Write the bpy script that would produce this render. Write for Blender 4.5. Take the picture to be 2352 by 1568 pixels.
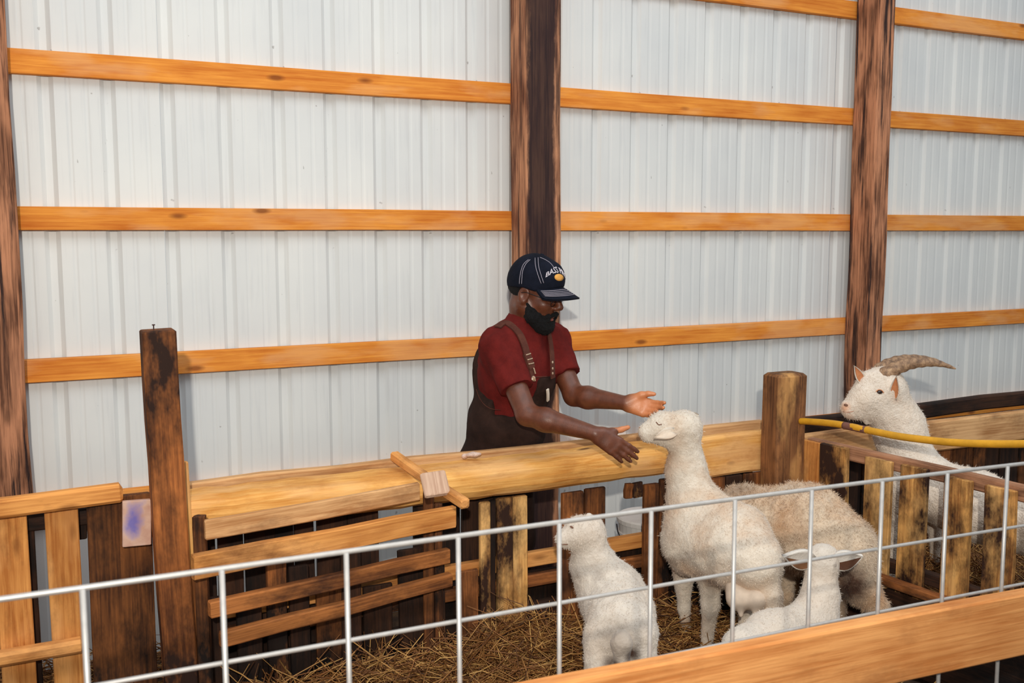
import bpy, bmesh, math, random
import numpy as np
from mathutils import Vector, Matrix

for _o in list(bpy.data.objects):
    bpy.data.objects.remove(_o, do_unlink=True)
scene = bpy.context.scene
COL = scene.collection

# ---------------------------------------------------------------- camera
CAM_H = 1.82
FPX = 2287.0                                   # focal length in pixels of the 2352 px frame (35 mm)
PITCH = math.atan(253.0 / FPX)
YAW = math.radians(25.97)
RV = Vector((math.cos(YAW), -math.sin(YAW), 0))   # horizontal right of the viewer
FV = Vector((math.sin(YAW), math.cos(YAW), 0))    # horizontal forward of the viewer
UV = Vector((0, 0, 1))
CAMP = Vector((0, 0, CAM_H))
cam_d = bpy.data.cameras.new('camera')
cam_d.sensor_width = 36.0
cam_d.lens = 36.0 * FPX / 2352.0
cam_d.clip_start = 0.05
cam_d.dof.use_dof = True
cam_d.dof.focus_distance = 4.1
cam_d.dof.aperture_fstop = 5.6
cam = bpy.data.objects.new('camera', cam_d)
cam.location = CAMP
cam.rotation_euler = (math.pi / 2 - PITCH, 0, -YAW)
COL.objects.link(cam)
scene.camera = cam

# ---------------------------------------------------------------- light
world = bpy.data.worlds.new('daylight')
scene.world = world
world.use_nodes = True
bg = world.node_tree.nodes['Background']
bg.inputs[0].default_value = (0.86, 0.95, 1.0, 1)
bg.inputs[1].default_value = 0.44

# overhead area light, added for bright tops and dark undersides; no roof is built
sk_d = bpy.data.lights.new('overhead_light', 'AREA')
sk_d.shape = 'RECTANGLE'; sk_d.size = 7.0; sk_d.size_y = 2.6
sk_d.energy = 100.0
sk_d.color = (0.95, 0.97, 1.0)
sk = bpy.data.objects.new('overhead_light', sk_d)
sk.location = (2.4, 1.2, 5.0)
sk.rotation_euler = (math.radians(12), 0, 0)
COL.objects.link(sk)

# the photographer's flash, held a hand above the lens
fl_d = bpy.data.lights.new('camera_flash', 'SPOT')
fl_d.energy = 370.0
fl_d.color = (1.0, 0.93, 0.82)
fl_d.spot_size = math.radians(88)
fl_d.spot_blend = 0.75
fl_d.shadow_soft_size = 0.035
fl = bpy.data.objects.new('camera_flash', fl_d)
fl.location = CAMP - FV * 0.6 + Vector((0, 0, 0.5))
fl.rotation_euler = (math.pi / 2 - PITCH + math.radians(4), 0, -YAW)
COL.objects.link(fl)

scene.view_settings.view_transform = 'Standard'
scene.view_settings.look = 'None'
scene.view_settings.gamma = 1.0
scene.view_settings.use_curve_mapping = False
scene.view_settings.exposure = 0.27
scene.cycles.max_bounces = 7
scene.cycles.diffuse_bounces = 4

# ---------------------------------------------------------------- helpers
rng = random.Random(11)
WM = {}

def W(px, py, z):
    """point seen at pixel (px, py) at horizontal distance z in front of the viewer"""
    u = (px - 1176.0) / FPX
    v = (py - 784.0) / FPX
    fw = math.cos(PITCH) - v * math.sin(PITCH)
    dn = math.sin(PITCH) + v * math.cos(PITCH)
    s = z / fw
    return CAMP + RV * (u * s) + FV * z - UV * (dn * s)

def onY(px, py, Y):
    d = W(px, py, 1.0) - CAMP
    return CAMP + d * (Y / d.y)

def onZ(px, py, Z):
    d = W(px, py, 1.0) - CAMP
    return CAMP + d * ((Z - CAM_H) / d.z)

def foot(px, z, h):
    p = W(px, 1200, z)
    return Vector((p.x, p.y, h))

def PM(r, z):
    return r * z / 2300.0

def setup(o, label=None, cat=None, group=None, kind=None):
    if label: o['label'] = label
    if cat: o['category'] = cat
    if group: o['group'] = group
    if kind: o['kind'] = kind
    return o

def place(o, M, parent=None):
    WM[o.name] = M
    if parent is not None:
        o.parent = parent
        o.matrix_parent_inverse = WM[parent.name].inverted()
    o.matrix_basis = M
    COL.objects.link(o)
    return o

def thing(name, loc, label, cat, group=None, kind=None):
    o = bpy.data.objects.new(name, None)
    o.empty_display_size = 0.1
    place(o, Matrix.Translation(Vector(loc)))
    return setup(o, label, cat, group, kind)

def mesh_obj(name, verts, faces, mat, parent=None, origin=None, smooth=False, M=None):
    me = bpy.data.meshes.new(name)
    if M is None:
        o0 = Vector(origin) if origin is not None else Vector((0, 0, 0))
        M = Matrix.Translation(o0)
        verts = [(v[0] - o0.x, v[1] - o0.y, v[2] - o0.z) for v in verts]
    me.from_pydata(verts, [], faces)
    me.update()
    if smooth: me.shade_smooth()
    me.materials.append(mat)
    o = bpy.data.objects.new(name, me)
    return place(o, M, parent)

def board_geo(L, w, t, seg=2, bev=0.004, wob=0.004, r=rng, ends=(1.0, 1.0)):
    """chamfered plank along local x, width along z, thickness along y"""
    hw, ht = w / 2, t / 2
    b = min(bev, hw * .6, ht * .6)
    prof = [(-ht, -hw + b), (-ht + b, -hw), (ht - b, -hw), (ht, -hw + b), (ht, hw - b), (ht - b, hw), (-ht + b, hw), (-ht, hw - b)]
    xs = [-L / 2, -L / 2 + b] + [-L / 2 + L * i / seg for i in range(1, seg)] + [L / 2 - b, L / 2]
    verts, faces = [], []
    n = len(prof)
    for i, x in enumerate(xs):
        inset = 0.0 if 0 < i < len(xs) - 1 else b
        oy, oz = r.uniform(-wob, wob), r.uniform(-wob, wob)
        sc = 1 + r.uniform(-wob, wob) * 2
        for (y, z) in prof:
            yy = y * sc; zz = z * sc
            if inset:
                yy -= math.copysign(min(inset, abs(yy)), yy); zz -= math.copysign(min(inset, abs(zz)), zz)
            verts.append((x, yy + oy, zz + oz))
    for i in range(len(xs) - 1):
        for j in range(n):
            a, c = i * n + j, i * n + (j + 1) % n
            faces.append((a, c, c + n, a + n))
    faces.append(tuple(range(n - 1, -1, -1)))
    faces.append(tuple(range((len(xs) - 1) * n, len(xs) * n)))
    return verts, faces

def frame(a, b, wdir):
    a, b = Vector(a), Vector(b)
    x = (b - a).normalized()
    wd = Vector(wdir)
    z = (wd - x * wd.dot(x)).normalized()
    y = z.cross(x)
    M = Matrix((x, y, z)).transposed().to_4x4()
    M.translation = (a + b) / 2
    return M, (b - a).length

def board(name, a, b, w, t, wdir, mat, parent=None, seg=2, bev=0.004, wob=0.003):
    M, L = frame(a, b, wdir)
    v, f = board_geo(L, w, t, seg, bev, wob)
    return mesh_obj(name, v, f, mat, parent, M=M)

def tube_geo(pts, rad, n=8, closed=False, caps=True):
    pts = [Vector(p) for p in pts]
    m = len(pts)
    verts, faces = [], []
    up = None
    for i, p in enumerate(pts):
        if closed: t = pts[(i + 1) % m] - pts[i - 1]
        else: t = pts[min(i + 1, m - 1)] - pts[max(i - 1, 0)]
        t.normalize()
        if up is None:
            up = Vector((0, 0, 1)) if abs(t.z) < .9 else Vector((1, 0, 0))
        s = t.cross(up).normalized()
        up = s.cross(t).normalized()
        r = rad[i] if isinstance(rad, (list, tuple)) else rad
        for k in range(n):
            an = 2 * math.pi * k / n
            verts.append(tuple(p + s * (r * math.cos(an)) + up * (r * math.sin(an))))
    for i in range(m if closed else m - 1):
        for k in range(n):
            a = i * n + k; b = i * n + (k + 1) % n
            c = ((i + 1) % m) * n + (k + 1) % n; d = ((i + 1) % m) * n + k
            faces.append((a, b, c, d))
    if not closed and caps:
        faces.append(tuple(range(n - 1, -1, -1)))
        faces.append(tuple(range((m - 1) * n, m * n)))
    return verts, faces

def tube(name, pts, rad, mat, parent=None, n=8, closed=False):
    v, f = tube_geo(pts, rad, n, closed)
    c = sum((Vector(p) for p in pts), Vector()) / len(pts)
    return mesh_obj(name, v, f, mat, parent, origin=c, smooth=True)

# ---------------------------------------------------------------- materials
def srgb(r, g, b):
    def l(c):
        c /= 255.0
        return c / 12.92 if c <= .04045 else ((c + .055) / 1.055) ** 2.4
    return (l(r), l(g), l(b), 1)

class NT:
    def __init__(s, name):
        s.m = bpy.data.materials.new(name); s.m.use_nodes = True
        s.t = s.m.node_tree; s.b = s.t.nodes['Principled BSDF']
    def n(s, kind, **kw):
        x = s.t.nodes.new(kind)
        for k, v in kw.items():
            if k.startswith('i_'):
                key = k[2:]
                x.inputs[int(key) if key.isdigit() else key].default_value = v
            else: setattr(x, k, v)
        return x
    def l(s, a, b): s.t.links.new(a, b)
    def ramp(s, fac, stops):
        r = s.n('ShaderNodeValToRGB')
        e = r.color_ramp.elements
        while len(e) < len(stops): e.new(0.5)
        for el, (p, c) in zip(e, stops):
            el.position = p; el.color = c
        s.l(fac, r.inputs[0]); return r.outputs[0]
    def mix(s, fac, a, b, mode='MIX'):
        x = s.n('ShaderNodeMix', data_type='RGBA', blend_type=mode)
        if isinstance(fac, (int, float)): x.inputs[0].default_value = fac
        else: s.l(fac, x.inputs[0])
        for i, v in ((6, a), (7, b)):
            if isinstance(v, tuple): x.inputs[i].default_value = v
            else: s.l(v, x.inputs[i])
        return x.outputs[2]
    def math(s, op, a, b=None):
        x = s.n('ShaderNodeMath', operation=op)
        for i, v in ((0, a), (1, b)):
            if v is None: continue
            if isinstance(v, (int, float)): x.inputs[i].default_value = v
            else: s.l(v, x.inputs[i])
        return x.outputs[0]
    def bump(s, h, strength=.3, dist=.01):
        x = s.n('ShaderNodeBump', i_Strength=strength, i_Distance=dist)
        s.l(h, x.inputs['Height']); s.l(x.outputs[0], s.b.inputs['Normal'])

BLACK = (0, 0, 0, 1); WHITE = (1, 1, 1, 1)

def wood(name, dark, light, dirt=None, dirt_amt=0.0, dirt_scale=3.0, knot=0.5, knot_col=None, streak=0.0,
         streak_col=None, rough=.8, pale=None, pale_amt=0.0, grain=1.0, vary=.25, heart=None):
    m = NT(name)
    tc = m.n('ShaderNodeTexCoord')
    oi = m.n('ShaderNodeObjectInfo')
    cmb = m.n('ShaderNodeCombineXYZ')
    m.l(m.math('MULTIPLY', oi.outputs['Random'], 37.0), cmb.inputs[0])
    m.l(m.math('MULTIPLY', oi.outputs['Random'], 11.3), cmb.inputs[1])
    m.l(m.math('MULTIPLY', oi.outputs['Random'], 23.7), cmb.inputs[2])
    add = m.n('ShaderNodeVectorMath', operation='ADD')
    m.l(tc.outputs['Object'], add.inputs[0]); m.l(cmb.outputs[0], add.inputs[1])
    P = add.outputs[0]
    mp = m.n('ShaderNodeMapping'); mp.inputs['Scale'].default_value = (1.6, 46, 46); m.l(P, mp.inputs[0])
    g1 = m.n('ShaderNodeTexNoise', i_Scale=2.2, i_Detail=6.0, i_Roughness=.62, i_Distortion=.5); m.l(mp.outputs[0], g1.inputs[0])
    mp2 = m.n('ShaderNodeMapping'); mp2.inputs['Scale'].default_value = (2.2, 7, 7); m.l(P, mp2.inputs[0])
    g2 = m.n('ShaderNodeTexNoise', i_Scale=1.6, i_Detail=3.0, i_Distortion=.3); m.l(mp2.outputs[0], g2.inputs[0])
    mixg = m.math('ADD', m.math('MULTIPLY', g1.outputs[0], .55), m.math('MULTIPLY', g2.outputs[0], .45))
    col = m.ramp(mixg, [(.5 - .12 / grain, dark), (.5 + .09 / grain, light)])
    if pale:
        pn = m.n('ShaderNodeTexNoise', i_Scale=1.1, i_Detail=4.0); m.l(mp2.outputs[0], pn.inputs[0])
        pf = m.ramp(pn.outputs[0], [(.5, BLACK), (.62, WHITE)])
        col = m.mix(m.math('MULTIPLY', pf, pale_amt), col, pale)
    if streak:
        mp3 = m.n('ShaderNodeMapping'); mp3.inputs['Scale'].default_value = (.55, 14, 14); m.l(P, mp3.inputs[0])
        sn = m.n('ShaderNodeTexNoise', i_Scale=2.4, i_Detail=7.0, i_Roughness=.68); m.l(mp3.outputs[0], sn.inputs[0])
        sf = m.ramp(sn.outputs[0], [(.5, BLACK), (.6, WHITE)])
        col = m.mix(m.math('MULTIPLY', sf, streak), col, streak_col)
    if knot:
        mk = m.n('ShaderNodeMapping'); mk.inputs['Scale'].default_value = (3.2, 9, 9); m.l(P, mk.inputs[0])
        vo = m.n('ShaderNodeTexVoronoi', i_Scale=1.0); m.l(mk.outputs[0], vo.inputs[0])
        kf = m.ramp(vo.outputs['Distance'], [(.06, WHITE), (.15, BLACK)])
        col = m.mix(m.math('MULTIPLY', kf, knot), col, knot_col or (dark[0] * .35, dark[1] * .3, dark[2] * .3, 1))
    if dirt_amt:
        mpd = m.n('ShaderNodeMapping'); mpd.inputs['Scale'].default_value = (.7, 1.5, 1.5); m.l(P, mpd.inputs[0])
        dn = m.n('ShaderNodeTexNoise', i_Scale=dirt_scale, i_Detail=6.0, i_Roughness=.7); m.l(mpd.outputs[0], dn.inputs[0])
        df = m.ramp(dn.outputs[0], [(.57 - .2 * dirt_amt, BLACK), (.77 - .2 * dirt_amt, WHITE)])
        col = m.mix(m.math('MULTIPLY', df, min(1.0, dirt_amt + .4)), col, dirt)
    if heart:
        sx = m.n('ShaderNodeSeparateXYZ'); m.l(tc.outputs['Object'], sx.inputs[0])
        hn = m.n('ShaderNodeTexNoise', i_Scale=1.5, i_Detail=6.0, i_Roughness=.65); m.l(mp2.outputs[0], hn.inputs[0])
        hd_ = m.math('ADD', m.math('ABSOLUTE', m.math('ADD', sx.outputs[2], .016)), m.math('MULTIPLY', m.math('SUBTRACT', hn.outputs[0], .5), .075))
        hf_ = m.ramp(m.math('MULTIPLY', hd_, 10.0), [(.62, WHITE), (.80, BLACK)])
        hf_ = m.math('MULTIPLY', hf_, m.math('GREATER_THAN', sx.outputs[1], .082))
        col = m.mix(m.math('MULTIPLY', hf_, .92), col, heart)
    hv = m.n('ShaderNodeHueSaturation')
    m.l(m.math('ADD', m.math('MULTIPLY', oi.outputs['Random'], vary * 2), 1 - vary), hv.inputs['Value'])
    m.l(col, hv.inputs['Color'])
    m.l(hv.outputs[0], m.b.inputs['Base Color'])
    m.b.inputs['Roughness'].default_value = rough
    m.b.inputs['Specular IOR Level'].default_value = .25
    m.bump(mixg, .55, .006)
    return m.m

def plain(name, col, rough=.6, metal=0.0, spec=.4, noise=0.0, nscale=30.0, bump=0.0, bscale=120.0, sheen=0.0, col2=None):
    m = NT(name)
    m.b.inputs['Roughness'].default_value = rough
    m.b.inputs['Metallic'].default_value = metal
    m.b.inputs['Specular IOR Level'].default_value = spec
    if sheen: m.b.inputs['Sheen Weight'].default_value = sheen
    tc = m.n('ShaderNodeTexCoord')
    if noise or col2:
        nz = m.n('ShaderNodeTexNoise', i_Scale=nscale, i_Detail=5.0, i_Roughness=.6); m.l(tc.outputs['Object'], nz.inputs[0])
        c2 = col2 or tuple(c * (1 - noise) for c in col[:3]) + (1,)
        m.l(m.ramp(nz.outputs[0], [(.35, c2), (.65, col)]), m.b.inputs['Base Color'])
    else:
        m.b.inputs['Base Color'].default_value = col
    if bump:
        bz = m.n('ShaderNodeTexNoise', i_Scale=bscale, i_Detail=3.0); m.l(tc.outputs['Object'], bz.inputs[0])
        m.bump(bz.outputs[0], bump, .01)
    return m.m

def attr_mat(name, base, spot, attr, rough=.7, nscale=40, noise=.12, bump=.3, bscale=160, spec=.3, sheen=0.0, blotch=None, blotch_amt=0.0):
    """colour mixed towards `spot` where the vertex attribute is high"""
    m = NT(name)
    tc = m.n('ShaderNodeTexCoord')
    at = m.n('ShaderNodeAttribute', attribute_name=attr)
    nz = m.n('ShaderNodeTexNoise', i_Scale=nscale, i_Detail=5.0, i_Roughness=.65); m.l(tc.outputs['Object'], nz.inputs[0])
    c = m.ramp(nz.outputs[0], [(.3, tuple(x * (1 - noise) for x in base[:3]) + (1,)), (.7, base)])
    if blotch:
        bn = m.n('ShaderNodeTexNoise', i_Scale=5.0, i_Detail=4.0); m.l(tc.outputs['Object'], bn.inputs[0])
        c = m.mix(m.math('MULTIPLY', m.ramp(bn.outputs[0], [(.45, BLACK), (.7, WHITE)]), blotch_amt), c, blotch)
    fac = m.math('MINIMUM', m.math('MULTIPLY', at.outputs['Fac'], m.math('ADD', m.math('MULTIPLY', nz.outputs[0], 1.1), .45)), 1.0)
    m.l(m.mix(fac, c, spot), m.b.inputs['Base Color'])
    m.b.inputs['Roughness'].default_value = rough
    m.b.inputs['Specular IOR Level'].default_value = spec
    if sheen: m.b.inputs['Sheen Weight'].default_value = sheen
    bz = m.n('ShaderNodeTexNoise', i_Scale=bscale, i_Detail=3.0); m.l(tc.outputs['Object'], bz.inputs[0])
    m.bump(bz.outputs[0], bump, .012)
    return m.m

DIRT = srgb(46, 30, 22)
M_girt = wood('pine_girt', srgb(206, 112, 36), srgb(246, 160, 66), knot=.75, knot_col=srgb(120, 55, 22), pale=srgb(240, 178, 120), pale_amt=.45, vary=.06, grain=.8)
M_post = wood('weathered_post', srgb(96, 60, 42), srgb(196, 134, 98), streak=.95, streak_col=srgb(34, 24, 26), knot=.5, grain=1.2, vary=.08)
M_post_mid = wood('dark_weathered_post', srgb(110, 68, 50), srgb(206, 146, 108), streak=.8, streak_col=srgb(48, 32, 30), knot=.2, heart=srgb(42, 28, 30), grain=1.2, vary=.05)
M_pallet = wood('pallet_pine', srgb(176, 106, 48), srgb(226, 156, 84), knot=.6, dirt=srgb(104, 58, 28), dirt_amt=.35, vary=.14, pale=srgb(238, 176, 110), pale_amt=.5)
M_log = wood('peeled_log', srgb(210, 140, 62), srgb(248, 190, 110), knot=.85, knot_col=srgb(80, 42, 22), pale=srgb(238, 190, 134), pale_amt=.5, vary=.03, grain=.9, dirt=srgb(176, 110, 52), dirt_amt=.3, dirt_scale=3.5)
M_tan = wood('tan_board', srgb(170, 118, 72), srgb(222, 174, 122), knot=.6, dirt=srgb(112, 74, 46), dirt_amt=.4, vary=.1)
M_dirty = wood('manure_stained_board', srgb(84, 48, 27), srgb(158, 96, 50), dirt=srgb(30, 20, 16), dirt_amt=.8, dirt_scale=3.2, knot=.4, vary=.3)
M_dark = wood('dark_board', srgb(34, 22, 17), srgb(70, 43, 28), dirt=srgb(22, 16, 14), dirt_amt=.75, knot=.3, vary=.25)
M_block = wood('pale_block', srgb(178, 140, 116), srgb(216, 182, 156), knot=.2, vary=.02)
M_brown = wood('brown_slat', srgb(112, 64, 32), srgb(182, 114, 60), knot=.5, dirt=srgb(60, 34, 22), dirt_amt=.55, vary=.1)
M_oldpost = wood('old_stub_post', srgb(88, 56, 36), srgb(152, 102, 62), pale=srgb(222, 166, 100), pale_amt=.7, dirt=srgb(58, 36, 26), dirt_amt=.6, dirt_scale=5.0, knot=.4, vary=.02)
M_prail = wood('worn_rail', srgb(122, 82, 58), srgb(192, 140, 106), dirt=srgb(84, 54, 40), dirt_amt=.5, knot=.3, vary=.05)
M_patch = wood('patchy_board', srgb(158, 100, 50), srgb(234, 174, 100), pale=srgb(242, 194, 126), pale_amt=.6, dirt=srgb(52, 31, 22), dirt_amt=.85, dirt_scale=4.5, knot=.5, vary=.12)
M_fore = wood('fence_plank', srgb(190, 118, 60), srgb(228, 160, 96), knot=.5, knot_col=srgb(110, 58, 28), dirt=srgb(150, 92, 48), dirt_amt=.25, vary=.03)
M_shortpost = wood('brown_post', srgb(110, 60, 30), srgb(190, 114, 58), dirt=srgb(44, 25, 17), dirt_amt=.85, dirt_scale=2.5, knot=.5, vary=.05)

# ---------------------------------------------------------------- the setting
def wall_material():
    m = NT('ribbed_white_metal')
    tc = m.n('ShaderNodeTexCoord')
    n1 = m.n('ShaderNodeTexNoise', i_Scale=1.3, i_Detail=5.0); m.l(tc.outputs['Object'], n1.inputs[0])
    c = m.ramp(n1.outputs[0], [(.3, srgb(214, 216, 216)), (.7, srgb(232, 232, 228))])
    mp = m.n('ShaderNodeMapping'); mp.inputs['Scale'].default_value = (14, 14, .8); m.l(tc.outputs['Object'], mp.inputs[0])
    n2 = m.n('ShaderNodeTexNoise', i_Scale=3.0, i_Detail=5.0); m.l(mp.outputs[0], n2.inputs[0])
    c = m.mix(m.math('MULTIPLY', m.ramp(n2.outputs[0], [(.56, BLACK), (.75, WHITE)]), .22), c, srgb(170, 172, 178))
    n3 = m.n('ShaderNodeTexNoise', i_Scale=26.0, i_Detail=2.0); m.l(tc.outputs['Object'], n3.inputs[0])
    c = m.mix(m.math('MULTIPLY', m.ramp(n3.outputs[0], [(.74, BLACK), (.78, WHITE)]), .5), c, srgb(120, 110, 104))
    m.l(c, m.b.inputs['Base Color'])
    m.b.inputs['Roughness'].default_value = .5
    m.b.inputs['Metallic'].default_value = .0
    m.b.inputs['Specular IOR Level'].default_value = .35
    return m.m
M_wall = wall_material()

WALL_Y = 4.40
wall = thing('wall_back', (3, WALL_Y, 0), 'white ribbed metal barn wall with orange pine girts and dark posts', 'wall', kind='structure')
P9 = .2286
prof = []
for r_ in range(4):
    x0 = r_ * P9
    prof += [(x0 - .030, 0), (x0 - .013, .015), (x0 + .013, .015), (x0 + .030, 0),
             (x0 + .070, 0), (x0 + .077, 0.0022), (x0 + .085, 0.0022), (x0 + .092, 0),
             (x0 + .137, 0), (x0 + .144, 0.0022), (x0 + .152, 0.0022), (x0 + .159, 0)]
prof.append((4 * P9 - .031, 0))
def panel_geo(h):
    v, f = [], []
    n = len(prof)
    for dy in (0, .0012):
        for (x, y) in prof:
            v.append((x, y + dy, 0)); v.append((x, y + dy, h))
    for i in range(n - 1):
        a = 2 * i
        f.append((a, a + 2, a + 3, a + 1))
        b = 2 * n + a
        f.append((b + 1, b + 3, b + 2, b))
        f.append((a + 1, a + 3, b + 3, b + 1))
        f.append((a + 2, a, b, b + 2))
    return v, f
pv, pf = panel_geo(4.1)
pme = bpy.data.meshes.new('wall_panel'); pme.from_pydata(pv, [], pf); pme.update(); pme.materials.append(M_wall)
for i in range(-2, 10):
    o = bpy.data.objects.new('wall_panel', pme)
    place(o, Matrix.Translation((-1.27 + i * .9144, WALL_Y + (i % 2) * .0016, 0)), wall)
# girts, in lengths that meet behind the posts
posts_x = [(-.205, -.022), (2.112, 2.292), (4.285, 4.402), (6.45, 6.62)]
joints = [-3.05, -.11, 2.2, 4.345, 6.54, 7.8]
for gi, zc in enumerate((.70, 1.268, 1.871, 2.472, 3.062, 3.66)):
    for j in range(5):
        a, b = joints[j] + .001, joints[j + 1] - .001
        board('girt', (a, WALL_Y - .021, zc), (b, WALL_Y - .021, zc + .0), .092 + .004 * rng.random(), .038, (0, 0, 1), M_girt, wall, seg=3, bev=.0025, wob=.0015)
def rough_post(name, x0, x1, y0, y1, h, mat, parent, seg=16, wob=.006):
    M, L = frame(((x0 + x1) / 2, (y0 + y1) / 2, 0), ((x0 + x1) / 2, (y0 + y1) / 2, h), (1, 0, 0))
    v, f = board_geo(L, x1 - x0, y1 - y0, seg, .012, 0.0)
    v2 = []
    for (x, y, z) in v:
        q = int((x + L) * 9)
        rr = random.Random(q * 7 + 3)
        v2.append((x, y + rr.uniform(-wob, wob) * .6, z + rr.uniform(-wob, wob)))
    return mesh_obj(name, v2, f, mat, parent, M=M)
for i, (a, b) in enumerate(posts_x):
    rough_post('wall_post', a, b, WALL_Y - .23, WALL_Y - .041, 4.1, M_post_mid if i == 1 else M_post, wall)

# floor: packed dirt of the alley and under the pens
def floor_material():
    m = NT('packed_dirt')
    tc = m.n('ShaderNodeTexCoord')
    n1 = m.n('ShaderNodeTexNoise', i_Scale=6.0, i_Detail=8.0, i_Roughness=.7); m.l(tc.outputs['Object'], n1.inputs[0])
    m.l(m.ramp(n1.outputs[0], [(.3, srgb(40, 28, 20)), (.55, srgb(84, 58, 36)), (.75, srgb(128, 92, 56))]), m.b.inputs['Base Color'])
    m.b.inputs['Roughness'].default_value = .95
    m.bump(n1.outputs[0], .8, .05)
    return m.m
M_floor = floor_material()
fv = [(-8, -6, -.02), (12, -6, -.02), (12, 4.6, -.02), (-8, 4.6, -.02), (-8, -6, 0), (12, -6, 0), (12, 4.6, 0), (-8, 4.6, 0)]
ff = [(3, 2, 1, 0), (4, 5, 6, 7), (0, 1, 5, 4), (1, 2, 6, 5), (2, 3, 7, 6), (3, 0, 4, 7)]
setup(mesh_obj('floor', fv, ff, M_floor), 'packed brown dirt floor of the barn', 'floor', kind='structure')

def vnoise(P, s, seed=0):
    """value noise on an (n,3) array"""
    Q = np.asarray(P, dtype=np.float64) * s + 100.0
    I = np.floor(Q).astype(np.int64); F = Q - I
    F = F * F * (3 - 2 * F)
    out = np.zeros(len(Q))
    for dx in (0, 1):
        for dy in (0, 1):
            for dz in (0, 1):
                h = (I[:, 0] + dx) * 374761393 + (I[:, 1] + dy) * 668265263 + (I[:, 2] + dz) * 2147483647 + seed * 144269
                h = (h ^ (h >> 13)) * 1274126177
                h = ((h ^ (h >> 16)) & 0xffff) / 65535.0
                w = (F[:, 0] if dx else 1 - F[:, 0]) * (F[:, 1] if dy else 1 - F[:, 1]) * (F[:, 2] if dz else 1 - F[:, 2])
                out += w * h
    return out * 2 - 1

def bedding(name, x0, x1, y0, y1, h, label, amp=.03, mound=None):
    nx, ny = int((x1 - x0) / .05), int((y1 - y0) / .05)
    X, Y = np.meshgrid(np.linspace(x0, x1, nx), np.linspace(y0, y1, ny), indexing='ij')
    P = np.stack([X.ravel(), Y.ravel(), np.zeros(X.size)], 1)
    Z = h + amp * vnoise(P, 4.0, 5) + amp * .5 * vnoise(P, 13.0, 6)
    if mound: Z = Z + mound(P)
    V = np.stack([P[:, 0], P[:, 1], Z], 1)
    faces = []
    for i in range(nx - 1):
        for j in range(ny - 1):
            a = i * ny + j
            faces.append((a, a + ny, a + ny + 1, a + 1))
    edge = [i * ny for i in range(nx)] + [(nx - 1) * ny + j for j in range(1, ny)] + [i * ny + ny - 1 for i in range(nx - 2, -1, -1)] + [j for j in range(ny - 2, 0, -1)]
    base = len(V)
    V = [tuple(v) for v in V] + [(V[e][0], V[e][1], .002) for e in edge]
    ne = len(edge)
    for q in range(ne):
        faces.append((edge[q], base + q, base + (q + 1) % ne, edge[(q + 1) % ne]))
    o = mesh_obj(name, V, faces, M_floor, smooth=True)
    return setup(o, label, 'bedding', kind='structure'), Z, (x0, x1, y0, y1, nx, ny)

def straw_material():
    m = NT('dry_straw')
    at = m.n('ShaderNodeAttribute', attribute_name='tone')
    m.l(m.ramp(at.outputs['Fac'], [(0, srgb(66, 38, 20)), (.45, srgb(142, 90, 42)), (1, srgb(230, 182, 108))]), m.b.inputs['Base Color'])
    m.b.inputs['Roughness'].default_value = .6
    return m.m
M_straw = straw_material()

def straw(name, spots, n, hfun, label, seed=1, lmin=.05, lmax=.26, box=(-9, 9, -9, 9)):
    """spots: list of (x, y, sx, sy, weight, lift)"""
    r = np.random.default_rng(seed)
    w = np.array([s[4] for s in spots], float); w /= w.sum()
    idx = r.choice(len(spots), n, p=w)
    S = np.array(spots, float)[idx]
    cx = S[:, 0] + r.normal(0, 1, n) * S[:, 2]; cy = S[:, 1] + r.normal(0, 1, n) * S[:, 3]
    cx = np.clip(cx, box[0], box[1]) - (cx > box[1]) * r.random(n) * .3 + (cx < box[0]) * r.random(n) * .3
    cy = np.clip(cy, box[2], box[3]) - (cy > box[3]) * r.random(n) * .3 + (cy < box[2]) * r.random(n) * .1
    L = r.uniform(lmin, lmax, n); an = r.uniform(0, math.tau, n); tilt = r.normal(0, .28, n)
    cz = hfun(np.stack([cx, cy, np.zeros(n)], 1)) + np.abs(r.normal(0, 1, n)) * S[:, 5] + .006 + np.abs(np.sin(tilt)) * L * .4
    d = np.stack([np.cos(an) * np.cos(tilt), np.sin(an) * np.cos(tilt), np.sin(tilt)], 1)
    s = np.stack([-np.sin(an), np.cos(an), np.zeros(n)], 1)
    u = np.cross(d, s)
    rad = r.uniform(.0012, .0028, n)[:, None]
    c = np.stack([cx, cy, cz], 1)
    bend = u * (L * r.normal(0, .08, n))[:, None]
    rings = []
    for t, b in ((-.5, 0), (0, 1), (.5, 0)):
        p = c + d * (L * t)[:, None] + bend * b
        for k in range(3):
            a = math.tau * k / 3
            rings.append(p + s * rad * math.cos(a) + u * rad * math.sin(a))
    V = np.stack(rings, 1).reshape(-1, 3)
    base = (np.arange(n) * 9)[:, None]
    q = []
    for seg in (0, 3):
        for k in range(3):
            q.append(np.concatenate([base + seg + k, base + seg + (k + 1) % 3, base + seg + 3 + (k + 1) % 3, base + seg + 3 + k], 1))
    Q = np.concatenate(q, 0)
    o = np_mesh(name, V, Q, M_straw, smooth=False)
    tone = np.repeat(r.beta(2.0, 2.2, n), 9)
    at = o.data.attributes.new('tone', 'FLOAT', 'POINT'); at.data.foreach_set('value', tone.astype(np.float32))
    return setup(o, label, 'straw', kind='stuff')

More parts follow.
